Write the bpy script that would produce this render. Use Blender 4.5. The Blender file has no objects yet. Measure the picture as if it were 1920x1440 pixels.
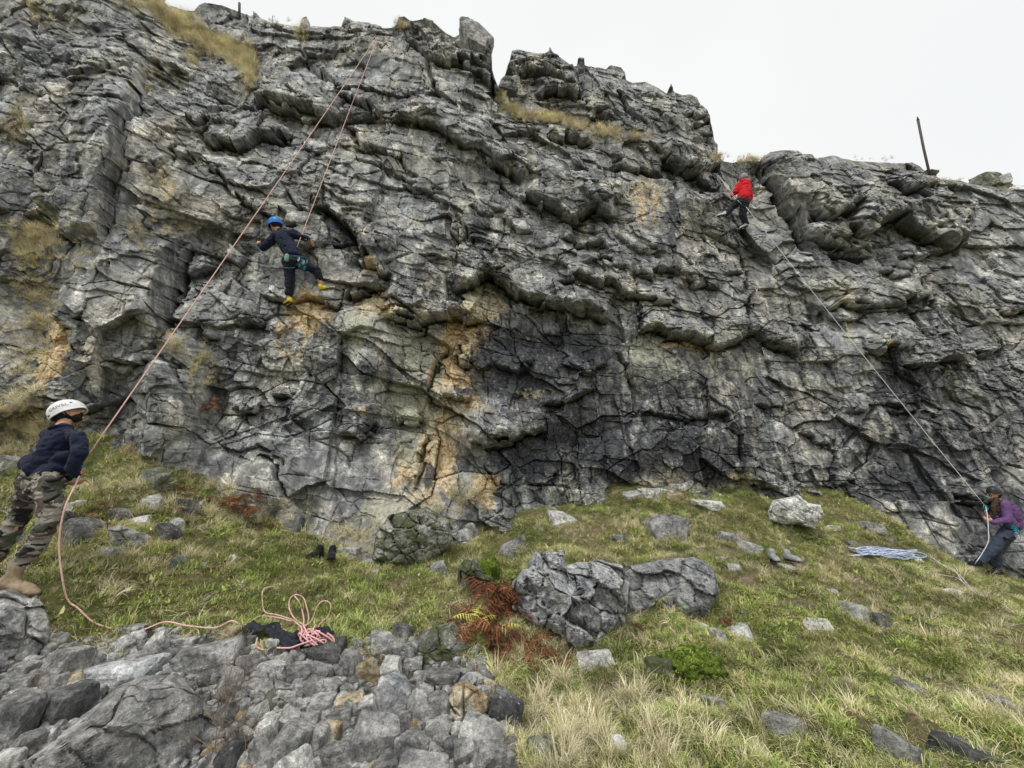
import bpy, math, random
import numpy as np
from mathutils import Vector, Matrix

random.seed(7)
SC = bpy.context.scene
COL = SC.collection

# ------------------------------------------------------------------ camera
F = 721.0                       # focal length in pixels of the 1920 px wide photograph
PITCH = math.radians(16.0)
CAM = np.array((0.0, 0.0, 1.5))
cam_data = bpy.data.cameras.new('camera')
cam_data.sensor_width = 36.0
cam_data.lens = F / 1920 * 36.0
cam_data.clip_start = 0.05
cam_data.clip_end = 800
cam = bpy.data.objects.new('camera', cam_data)
cam.location = CAM
cam.rotation_euler = (math.pi / 2 + PITCH, 0, 0)
COL.objects.link(cam)
SC.camera = cam

# ------------------------------------------------------------------ light
SUN_EL, SUN_AZ = math.radians(62), math.radians(205)      # high soft sun behind thin cloud, behind the camera's left shoulder
world = bpy.data.worlds.new('World')
SC.world = world
world.use_nodes = True
wn, wl = world.node_tree.nodes, world.node_tree.links
wn.clear()
w_out = wn.new('ShaderNodeOutputWorld')
w_bg = wn.new('ShaderNodeBackground')
w_bg.inputs['Strength'].default_value = 0.081
w_sky = wn.new('ShaderNodeTexSky')
w_sky.sky_type = 'NISHITA'
w_sky.sun_disc = False
w_sky.sun_elevation = SUN_EL
w_sky.sun_rotation = SUN_AZ
w_hs = wn.new('ShaderNodeHueSaturation')
w_hs.inputs['Saturation'].default_value = 0.12
w_tc = wn.new('ShaderNodeTexCoord')
w_no = wn.new('ShaderNodeTexNoise')
w_no.inputs['Scale'].default_value = 1.6
w_no.inputs['Detail'].default_value = 3
w_cr = wn.new('ShaderNodeValToRGB')                        # thin overcast: nearly even, bright white cloud
w_cr.color_ramp.elements[0].position = 0.3
w_cr.color_ramp.elements[0].color = (9.3, 9.5, 9.55, 1)
w_cr.color_ramp.elements[1].position = 0.7
w_cr.color_ramp.elements[1].color = (10.1, 10.15, 9.95, 1)
w_mx = wn.new('ShaderNodeMixRGB')
w_mx.inputs[0].default_value = 0.93
wl.new(w_tc.outputs['Generated'], w_no.inputs['Vector'])
wl.new(w_no.outputs['Fac'], w_cr.inputs['Fac'])
wl.new(w_sky.outputs['Color'], w_hs.inputs['Color'])
wl.new(w_hs.outputs['Color'], w_mx.inputs[1])
wl.new(w_cr.outputs['Color'], w_mx.inputs[2])
wl.new(w_mx.outputs['Color'], w_bg.inputs['Color'])
wl.new(w_bg.outputs['Background'], w_out.inputs['Surface'])

sun_data = bpy.data.lights.new('sun', 'SUN')
sun_data.energy = 1.5
sun_data.angle = math.radians(14)
sun_data.color = (1.0, 0.97, 0.92)
sun = bpy.data.objects.new('sun', sun_data)
_sd = Vector((math.sin(SUN_AZ) * math.cos(SUN_EL), math.cos(SUN_AZ) * math.cos(SUN_EL), math.sin(SUN_EL)))
sun.rotation_euler = _sd.to_track_quat('Z', 'Y').to_euler()
sun.location = _sd * 40
COL.objects.link(sun)

vs = SC.view_settings
vs.view_transform = 'Standard'
vs.look = 'None'
vs.gamma = 1
vs.use_curve_mapping = False
vs.exposure = 0.34
SC.cycles.max_bounces = 5
SC.cycles.diffuse_bounces = 3
SC.cycles.use_denoising = True

# ------------------------------------------------------------------ helpers
def ray(px, py):
    """direction of the sight line through a photograph pixel, forward depth 1"""
    px = np.asarray(px, float); py = np.asarray(py, float)
    x = (px - 960) / F; v = (720 - py) / F
    c, s = math.cos(PITCH), math.sin(PITCH)
    return np.stack([x, c - v * s, s + v * c], -1)

def at(px, py, Y):
    """world point seen at a pixel whose distance north of the camera is Y"""
    d = ray(px, py)
    return CAM + d * (np.asarray(Y, float) / d[..., 1])[..., None]

def pix(p):
    p = np.asarray(p, float) - CAM
    c, s = math.cos(PITCH), math.sin(PITCH)
    f = p[..., 1] * c + p[..., 2] * s
    u = -p[..., 1] * s + p[..., 2] * c
    return 960 + F * p[..., 0] / f, 720 - F * u / f

def tag(o, label=None, cat=None, group=None, kind=None):
    if label: o['label'] = label
    if cat: o['category'] = cat
    if group: o['group'] = group
    if kind: o['kind'] = kind
    return o

def empty(name, loc=(0, 0, 0), rot=(0, 0, 0)):
    o = bpy.data.objects.new(name, None)
    o.empty_display_size = 0.1
    o.location = loc
    o.rotation_euler = rot
    COL.objects.link(o)
    return o

def mesh_np(name, V, faces, mat=None, smooth=False):
    """V (n,3); faces (m,3) or (m,4) int array, or a list of index tuples"""
    me = bpy.data.meshes.new(name)
    V = np.asarray(V, np.float32)
    if isinstance(faces, np.ndarray):
        k = faces.shape[1]; m = faces.shape[0]
        me.vertices.add(len(V)); me.vertices.foreach_set('co', V.ravel())
        me.loops.add(m * k); me.loops.foreach_set('vertex_index', faces.astype(np.int32).ravel())
        me.polygons.add(m)
        me.polygons.foreach_set('loop_start', np.arange(0, m * k, k, dtype=np.int32))
        me.update(calc_edges=True)
    else:
        me.from_pydata([tuple(map(float, v)) for v in V], [], faces)
        me.update()
    me.polygons.foreach_set('use_smooth', np.full(len(me.polygons), smooth, dtype=bool))
    if mat: me.materials.append(mat)
    return me

def link(name, me, parent=None, loc=None):
    o = bpy.data.objects.new(name, me)
    if loc is not None: o.location = loc
    if parent is not None: o.parent = parent
    COL.objects.link(o)
    return o

def hsh(i, j, k):
    """repeatable random number 0..1 from integer arrays"""
    n = (np.asarray(i, np.int64) * 374761393 + np.asarray(j, np.int64) * 668265263 + k * 2246822519) & 0xffffffff
    n = ((n ^ (n >> 13)) * 1274126177) & 0xffffffff
    n = ((n ^ (n >> 16)) * 2654435761) & 0xffffffff
    n = n ^ (n >> 15)
    return (n & 0xffffff) / float(0x1000000)

def perlin2(x, y, seed=0):
    xi = np.floor(x).astype(np.int64); yi = np.floor(y).astype(np.int64)
    xf = x - xi; yf = y - yi
    u = xf * xf * xf * (xf * (xf * 6 - 15) + 10); v = yf * yf * yf * (yf * (yf * 6 - 15) + 10)
    def g(i, j, dx, dy):
        a = hsh(i, j, seed) * 6.2831853
        return np.cos(a) * dx + np.sin(a) * dy
    n00 = g(xi, yi, xf, yf); n10 = g(xi + 1, yi, xf - 1, yf)
    n01 = g(xi, yi + 1, xf, yf - 1); n11 = g(xi + 1, yi + 1, xf - 1, yf - 1)
    a = n00 + u * (n10 - n00); b = n01 + u * (n11 - n01)
    return (a + v * (b - a)) * 1.5

def fbm2(x, y, octv=4, seed=0, gain=0.5):
    r = 0; a = 1.0
    for o in range(octv):
        r = r + a * perlin2(x * 2 ** o + 17.3 * o, y * 2 ** o - 9.1 * o, seed + o)
        a *= gain
    return r

def perlin3(p, seed=0):
    i = np.floor(p).astype(np.int64); f = p - i
    w = f * f * f * (f * (f * 6 - 15) + 10)
    r = 0
    for dx in (0, 1):
        for dy in (0, 1):
            for dz in (0, 1):
                a = hsh(i[:, 0] + dx, i[:, 1] + dy + 57 * (i[:, 2] + dz), seed) * 2 - 1
                b = hsh(i[:, 0] + dx, i[:, 1] + dy + 57 * (i[:, 2] + dz), seed + 91) * 2 - 1
                c = hsh(i[:, 0] + dx, i[:, 1] + dy + 57 * (i[:, 2] + dz), seed + 177) * 2 - 1
                g = a * (f[:, 0] - dx) + b * (f[:, 1] - dy) + c * (f[:, 2] - dz)
                r = r + g * (w[:, 0] if dx else 1 - w[:, 0]) * (w[:, 1] if dy else 1 - w[:, 1]) * (w[:, 2] if dz else 1 - w[:, 2])
    return r * 1.4

def fbm3(p, octv=3, seed=0, gain=.5):
    r = 0; a = 1.0
    for o in range(octv):
        r = r + a * perlin3(p * 2 ** o + 13.7 * o, seed + o); a *= gain
    return r

def worley(x, y, seed=0, jit=0.85, block=0.0):
    """nearest and second nearest jittered seed: F1, F2, offset to the seed, cell id"""
    xi = np.floor(x).astype(np.int64); yi = np.floor(y).astype(np.int64)
    f1 = np.full(x.shape, 9.0); f2 = np.full(x.shape, 9.0)
    ox = np.zeros(x.shape); oy = np.zeros(x.shape)
    ci = np.zeros(x.shape, np.int64); cj = np.zeros(x.shape, np.int64)
    for di in (-1, 0, 1):
        for dj in (-1, 0, 1):
            i = xi + di; j = yi + dj
            sx = i + .5 + jit * (hsh(i, j, seed) - .5); sy = j + .5 + jit * (hsh(i, j, seed + 1) - .5)
            dx = x - sx; dy = y - sy
            d = np.sqrt(dx * dx + dy * dy)
            if block: d = d * (1 - block) + block * np.maximum(np.abs(dx), np.abs(dy)) * 1.15
            nn = d < f1
            f2 = np.where(nn, f1, np.minimum(f2, d))
            f1 = np.where(nn, d, f1)
            ox = np.where(nn, dx, ox); oy = np.where(nn, dy, oy)
            ci = np.where(nn, i, ci); cj = np.where(nn, j, cj)
    return f1, f2, ox, oy, ci, cj

def facets(x, y, seed, tilt=1.0, step=1.0, x0=None, y0=None, block=0.0):
    """broken rock: every cell its own height and its own tilted plane"""
    f1, f2, ox, oy, ci, cj = worley(x, y, seed, .85, block)
    h = (hsh(ci, cj, seed + 2) - .5) * step
    tx = (hsh(ci, cj, seed + 3) - .5) * 2 * tilt; ty = (hsh(ci, cj, seed + 4) - .5) * 2 * tilt
    if x0 is not None: ox = np.clip(x0 - ci - .5, -1.3, 1.3); oy = np.clip(y0 - cj - .5, -1.3, 1.3)
    return h + tx * ox + ty * oy, f2 - f1, hsh(ci, cj, seed + 5)

def tps(P, z):
    """thin-plate spline through scattered points"""
    P = np.asarray(P, float); z = np.asarray(z, float); n = len(P)
    def U(r2): return r2 * np.log(np.maximum(r2, 1e-12)) * .5
    K = U(((P[:, None] - P[None]) ** 2).sum(-1)) + np.eye(n) * 1e-3
    A = np.zeros((n + 3, n + 3)); A[:n, :n] = K; A[:n, n] = 1; A[:n, n + 1:] = P; A[n, :n] = 1; A[n + 1:, :n] = P.T
    w = np.linalg.solve(A, np.concatenate([z, np.zeros(3)]))
    def f(x, y):
        x = np.asarray(x, float); y = np.asarray(y, float)
        r = w[n] + w[n + 1] * x + w[n + 2] * y
        for k in range(n):
            r = r + w[k] * U((x - P[k, 0]) ** 2 + (y - P[k, 1]) ** 2)
        return r
    return f

# ------------------------------------------------------------------ materials
class NT:
    def __init__(s, name):
        s.m = bpy.data.materials.new(name); s.m.use_nodes = True
        s.n = s.m.node_tree.nodes; s.l = s.m.node_tree.links
        s.b = s.n['Principled BSDF']
        s.b.inputs['Specular IOR Level'].default_value = 0.25
    def node(s, t, **kw):
        nd = s.n.new(t)
        for k, v in kw.items():
            if k in nd.inputs: nd.inputs[k].default_value = v
            else: setattr(nd, k, v)
        return nd
    def link(s, a, b): s.l.new(a, b)
    def coord(s, kind='Object'): return s.node('ShaderNodeTexCoord').outputs[kind]
    def pos(s): return s.node('ShaderNodeNewGeometry').outputs['Position']
    def noise(s, vec, scale, detail=4, rough=.55, dist=0.0):
        nd = s.node('ShaderNodeTexNoise', Scale=scale, Detail=detail, Roughness=rough, Distortion=dist)
        s.link(vec, nd.inputs['Vector']); return nd.outputs['Fac']
    def vor(s, vec, scale, feature='F1', out='Distance', rnd=1.0):
        nd = s.node('ShaderNodeTexVoronoi', Scale=scale, Randomness=rnd); nd.feature = feature
        s.link(vec, nd.inputs['Vector']); return nd.outputs[out]
    def ramp(s, fac, stops, interp='LINEAR'):
        nd = s.node('ShaderNodeValToRGB'); r = nd.color_ramp; r.interpolation = interp
        while len(r.elements) < len(stops): r.elements.new(.5)
        for e, (p, c) in zip(r.elements, stops):
            e.position = p
            e.color = (c, c, c, 1) if isinstance(c, (int, float)) else (*c, 1)
        s.link(fac, nd.inputs['Fac']); return nd.outputs['Color']
    def mix(s, fac, a, b, mode='MIX'):
        nd = s.node('ShaderNodeMixRGB', blend_type=mode)
        for i, v in enumerate((fac, a, b)):
            if isinstance(v, (int, float)): nd.inputs[i].default_value = v if i == 0 else (v, v, v, 1)
            elif isinstance(v, tuple): nd.inputs[i].default_value = (*v, 1)
            else: s.link(v, nd.inputs[i])
        return nd.outputs[0]
    def math(s, op, a, b=None, clamp=False):
        nd = s.node('ShaderNodeMath', operation=op, use_clamp=clamp)
        for i, v in enumerate((a, b)):
            if v is None: continue
            if isinstance(v, (int, float)): nd.inputs[i].default_value = v
            else: s.link(v, nd.inputs[i])
        return nd.outputs[0]
    def attr(s, name, out='Color', typ='GEOMETRY'):
        nd = s.node('ShaderNodeAttribute'); nd.attribute_name = name; nd.attribute_type = typ
        return nd.outputs[out]
    def bump(s, h, dist, strength=1.0):
        nd = s.node('ShaderNodeBump', Distance=dist, Strength=strength)
        s.link(h, nd.inputs['Height'])
        if s.b.inputs['Normal'].is_linked:
            s.link(s.b.inputs['Normal'].links[0].from_socket, nd.inputs['Normal'])
        s.link(nd.outputs['Normal'], s.b.inputs['Normal'])
    def scalev(s, vec, v):
        nd = s.node('ShaderNodeMapping'); nd.inputs['Scale'].default_value = v
        s.link(vec, nd.inputs['Vector']); return nd.outputs['Vector']
    def col(s, c):
        if isinstance(c, tuple): s.b.inputs['Base Color'].default_value = (*c, 1)
        else: s.link(c, s.b.inputs['Base Color'])
    def rough(s, r): s.b.inputs['Roughness'].default_value = r

def plain(name, c, rough=.6, metal=0.0, var=.0, scale=30, bump=0.0):
    t = NT(name)
    if var:
        n = t.noise(t.coord(), scale, 4)
        lo = tuple(x * (1 - var) for x in c); hi = tuple(min(1, x * (1 + var)) for x in c)
        t.col(t.ramp(n, [(.3, lo), (.7, hi)]))
        if bump: t.bump(n, bump)
    else: t.col(c)
    t.rough(rough); t.b.inputs['Metallic'].default_value = metal
    return t.m

def rock_material(name, use_stain, base=1.27, pos=False):
    t = NT(name)
    P = t.pos() if pos else t.coord('Object')
    big = t.noise(P, .55, 5, .6)
    mid = t.noise(P, 3.2, 8, .68)
    fine = t.noise(P, 17, 8, .72)
    grit = t.noise(P, 85, 4, .7)
    g = lambda r, gg, b: (r * base, gg * base, b * base)
    c = t.ramp(mid, [(.34, g(.085, .086, .088)), (.43, g(.19, .188, .18)), (.50, g(.30, .294, .272)), (.58, g(.42, .413, .38)), (.68, g(.60, .585, .535))])
    c2 = t.ramp(fine, [(.35, .42), (.45, .84), (.54, 1.1), (.67, 1.75)])
    c = t.mix(1.0, c, c2, 'MULTIPLY')
    c = t.mix(t.ramp(big, [(.35, 0.0), (.65, .5)]), c, g(.27, .27, .26), 'MIX')
    c = t.mix(1.0, c, t.ramp(t.noise(P, .8, 5, .6), [(.38, (.86, .90, .98)), (.5, (.95, .965, .98)), (.64, (1.06, 1.02, .94))]), 'MULTIPLY')
    # vertical weather streaks
    st = t.noise(t.scalev(P, (5.0, 5.0, .55)), 1.0, 5, .6)
    c = t.mix(t.ramp(st, [(.42, .75), (.56, 0.0)]), c, g(.115, .117, .12), 'MIX')
    c = t.mix(1.0, c, t.ramp(grit, [(.3, .55), (.5, 1.0), (.7, 1.5)]), 'MULTIPLY')
    if use_stain:
        c = t.mix(1.0, c, t.ramp(t.attr('stain', 'Alpha'), [(.1, .62), (.5, 1.0), (.9, 1.38)]), 'MULTIPLY')
        sep = t.node('ShaderNodeSeparateColor'); t.link(t.attr('stain'), sep.inputs[0])
        n2 = t.mix(.5, t.noise(P, 5.5, 6, .65), t.noise(t.scalev(P, (7, 7, 1.1)), 1.0, 6, .65))
        def mask(ch, lo=.38, hi=.62, amp=1.0):
            s = t.math('ADD', sep.outputs[ch], t.math('MULTIPLY', t.math('SUBTRACT', n2, .5), 2.0))
            return t.ramp(s, [(lo, 0.0), (hi, amp)])
        oc = t.ramp(fine, [(.36, (.26, .15, .07)), (.46, (.52, .36, .18)), (.53, (.72, .59, .37)), (.64, (.82, .76, .58))])
        c = t.mix(mask('Red', amp=.92), c, oc)
        li = t.ramp(fine, [(.3, (.20, .21, .15)), (.5, (.44, .44, .34)), (.7, (.72, .71, .60))])
        c = t.mix(mask('Blue', amp=.8), c, li)
        dk = t.ramp(fine, [(.3, (.016, .017, .021)), (.50, (.042, .044, .053)), (.62, (.095, .098, .112)), (.72, (.26, .26, .27))])
        c = t.mix(mask('Green', amp=.88), c, dk)
    # pale lichen spots
    v = t.vor(P, 9)
    sp = t.mix(1.0, t.ramp(v, [(.10, 1.0), (.20, 0.0)]), t.ramp(t.noise(P, 2.1, 3), [(.5, 0.0), (.62, 1.0)]), 'MULTIPLY')
    c = t.mix(t.math('MULTIPLY', sp, .6), c, (.52, .51, .46))
    # moss and soil on surfaces that lie flat
    nz = t.node('ShaderNodeSeparateXYZ'); t.link(t.node('ShaderNodeNewGeometry').outputs['Normal'], nz.inputs[0])
    up = t.mix(1.0, t.ramp(nz.outputs['Z'], [(.55, 0.0), (.9, 1.0)]), t.ramp(t.noise(P, 1.6, 5), [(.52, 0.0), (.66, 1.0)]), 'MULTIPLY')
    c = t.mix(t.math('MULTIPLY', up, .45), c, (.11, .12, .055))
    t.col(c); t.rough(.85)
    t.bump(t.noise(P, 16, 8, .7), .010, .9)
    t.bump(grit, .004, .8)
    return t.m

# ------------------------------------------------------------------ the cliff
M_cliff = rock_material('cliff_limestone', True)

# how far north the smooth wall stands, by the pixel it is seen at
CY = [(-150, 850, 4.9), (-150, 300, 5.1), (-150, -60, 5.6), (0, 860, 5.3), (0, 500, 5.3), (0, 150, 5.9), (0, -60, 6.4),
      (180, 830, 5.55), (180, 500, 5.35), (180, 200, 5.7), (180, -60, 6.6),
      (300, 880, 5.5), (310, 600, 5.6), (300, 300, 5.9), (300, 60, 6.9), (360, 20, 7.6), (420, 60, 7.6), (420, 200, 6.9),
      (380, 700, 5.9), (350, 540, 6.2), (420, 400, 6.3), (420, 940, 5.65), (520, 990, 5.75), (560, 700, 6.1), (560, 490, 6.35), (560, 250, 6.9), (560, 60, 7.8),
      (700, 1050, 5.7), (700, 850, 6.2), (740, 620, 6.2), (700, 450, 6.5), (700, 250, 7.0), (700, 60, 7.8),
      (850, 1010, 6.2), (850, 800, 6.75), (870, 600, 6.7), (880, 400, 6.9), (900, 200, 7.5), (890, 80, 7.9),
      (950, 955, 6.9), (1000, 750, 7.1), (1000, 500, 7.1), (1000, 260, 7.7), (1150, 915, 7.35), (1150, 700, 7.45), (1130, 450, 7.5), (1150, 280, 8.0),
      (1280, 910, 7.5), (1300, 700, 7.6), (1300, 500, 7.9), (1320, 320, 8.4), (1400, 925, 7.6), (1400, 700, 7.9), (1400, 500, 8.3), (1400, 310, 9.0),
      (1500, 940, 7.55), (1500, 700, 7.9), (1520, 500, 8.3), (1500, 300, 8.6), (1640, 960, 7.4), (1640, 700, 7.9), (1640, 500, 8.3), (1640, 310, 8.9),
      (1750, 1010, 7.2), (1750, 700, 7.9), (1780, 500, 8.5), (1780, 345, 9.2), (1860, 1060, 7.1), (1920, 1090, 7.0), (1920, 700, 7.9), (1920, 500, 8.5), (1920, 360, 9.2),
      (2080, 1100, 7.0), (2080, 700, 7.9), (2080, 360, 9.4)]
_cy = tps([(a / 500, b / 500) for a, b, _ in CY], [c for _, _, c in CY])
def cliffY(px, py): return _cy(np.asarray(px) / 500.0, np.asarray(py) / 500.0)

SKYLINE = [(-170, -90), (250, -90), (285, -30), (300, 0), (310, 7), (345, 17), (362, 18), (372, 8), (385, 3), (415, 8), (440, 17), (470, 30), (480, 24), (490, 35), (515, 45), (545, 50),
           (565, 52), (568, 38), (578, 37), (583, 50), (610, 52), (640, 50), (648, 34), (665, 42), (690, 43), (715, 52), (735, 52), (744, 44), (747, 30), (758, 29), (770, 38), (795, 32),
           (812, 38), (825, 50), (840, 62), (852, 68), (862, 60), (885, 55), (905, 57), (920, 75), (922, 100), (918, 118), (930, 155), (941, 175), (952, 198), (970, 212), (1000, 220), (1070, 228), (1100, 238),
           (1150, 250), (1200, 260), (1250, 262), (1300, 272), (1334, 285), (1345, 290), (1355, 302), (1375, 305), (1390, 300), (1425, 302), (1432, 292), (1445, 285), (1470, 281), (1495, 282),
           (1505, 290), (1522, 290), (1527, 297), (1545, 295), (1560, 292), (1600, 302), (1650, 305), (1700, 306), (1710, 305), (1725, 313), (1735, 322), (1745, 335), (1765, 337), (1800, 340),
           (1825, 347), (1890, 354), (1920, 355), (2090, 370)]
TOWER = [(932, 170), (940, 150), (948, 140), (955, 115), (960, 95), (975, 92), (985, 97), (1000, 100), (1020, 102), (1028, 98), (1031, 87), (1037, 100), (1055, 110), (1075, 125), (1082, 122),
         (1084, 107), (1096, 108), (1096, 120), (1115, 125), (1135, 130), (1145, 121), (1165, 125), (1172, 135), (1174, 150), (1185, 155), (1210, 153), (1235, 165), (1250, 175), (1258, 157),
         (1265, 172), (1280, 178), (1295, 177), (1307, 183), (1313, 195), (1325, 203), (1332, 215), (1333, 228), (1338, 250), (1340, 280)]
FOOT = [(-170, 960), (150, 920), (400, 1010), (520, 1070), (700, 1120), (780, 1110), (850, 1080), (950, 1020), (1150, 985), (1400, 1000), (1640, 1040), (1750, 1110), (1860, 1150), (2090, 1190)]

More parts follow.
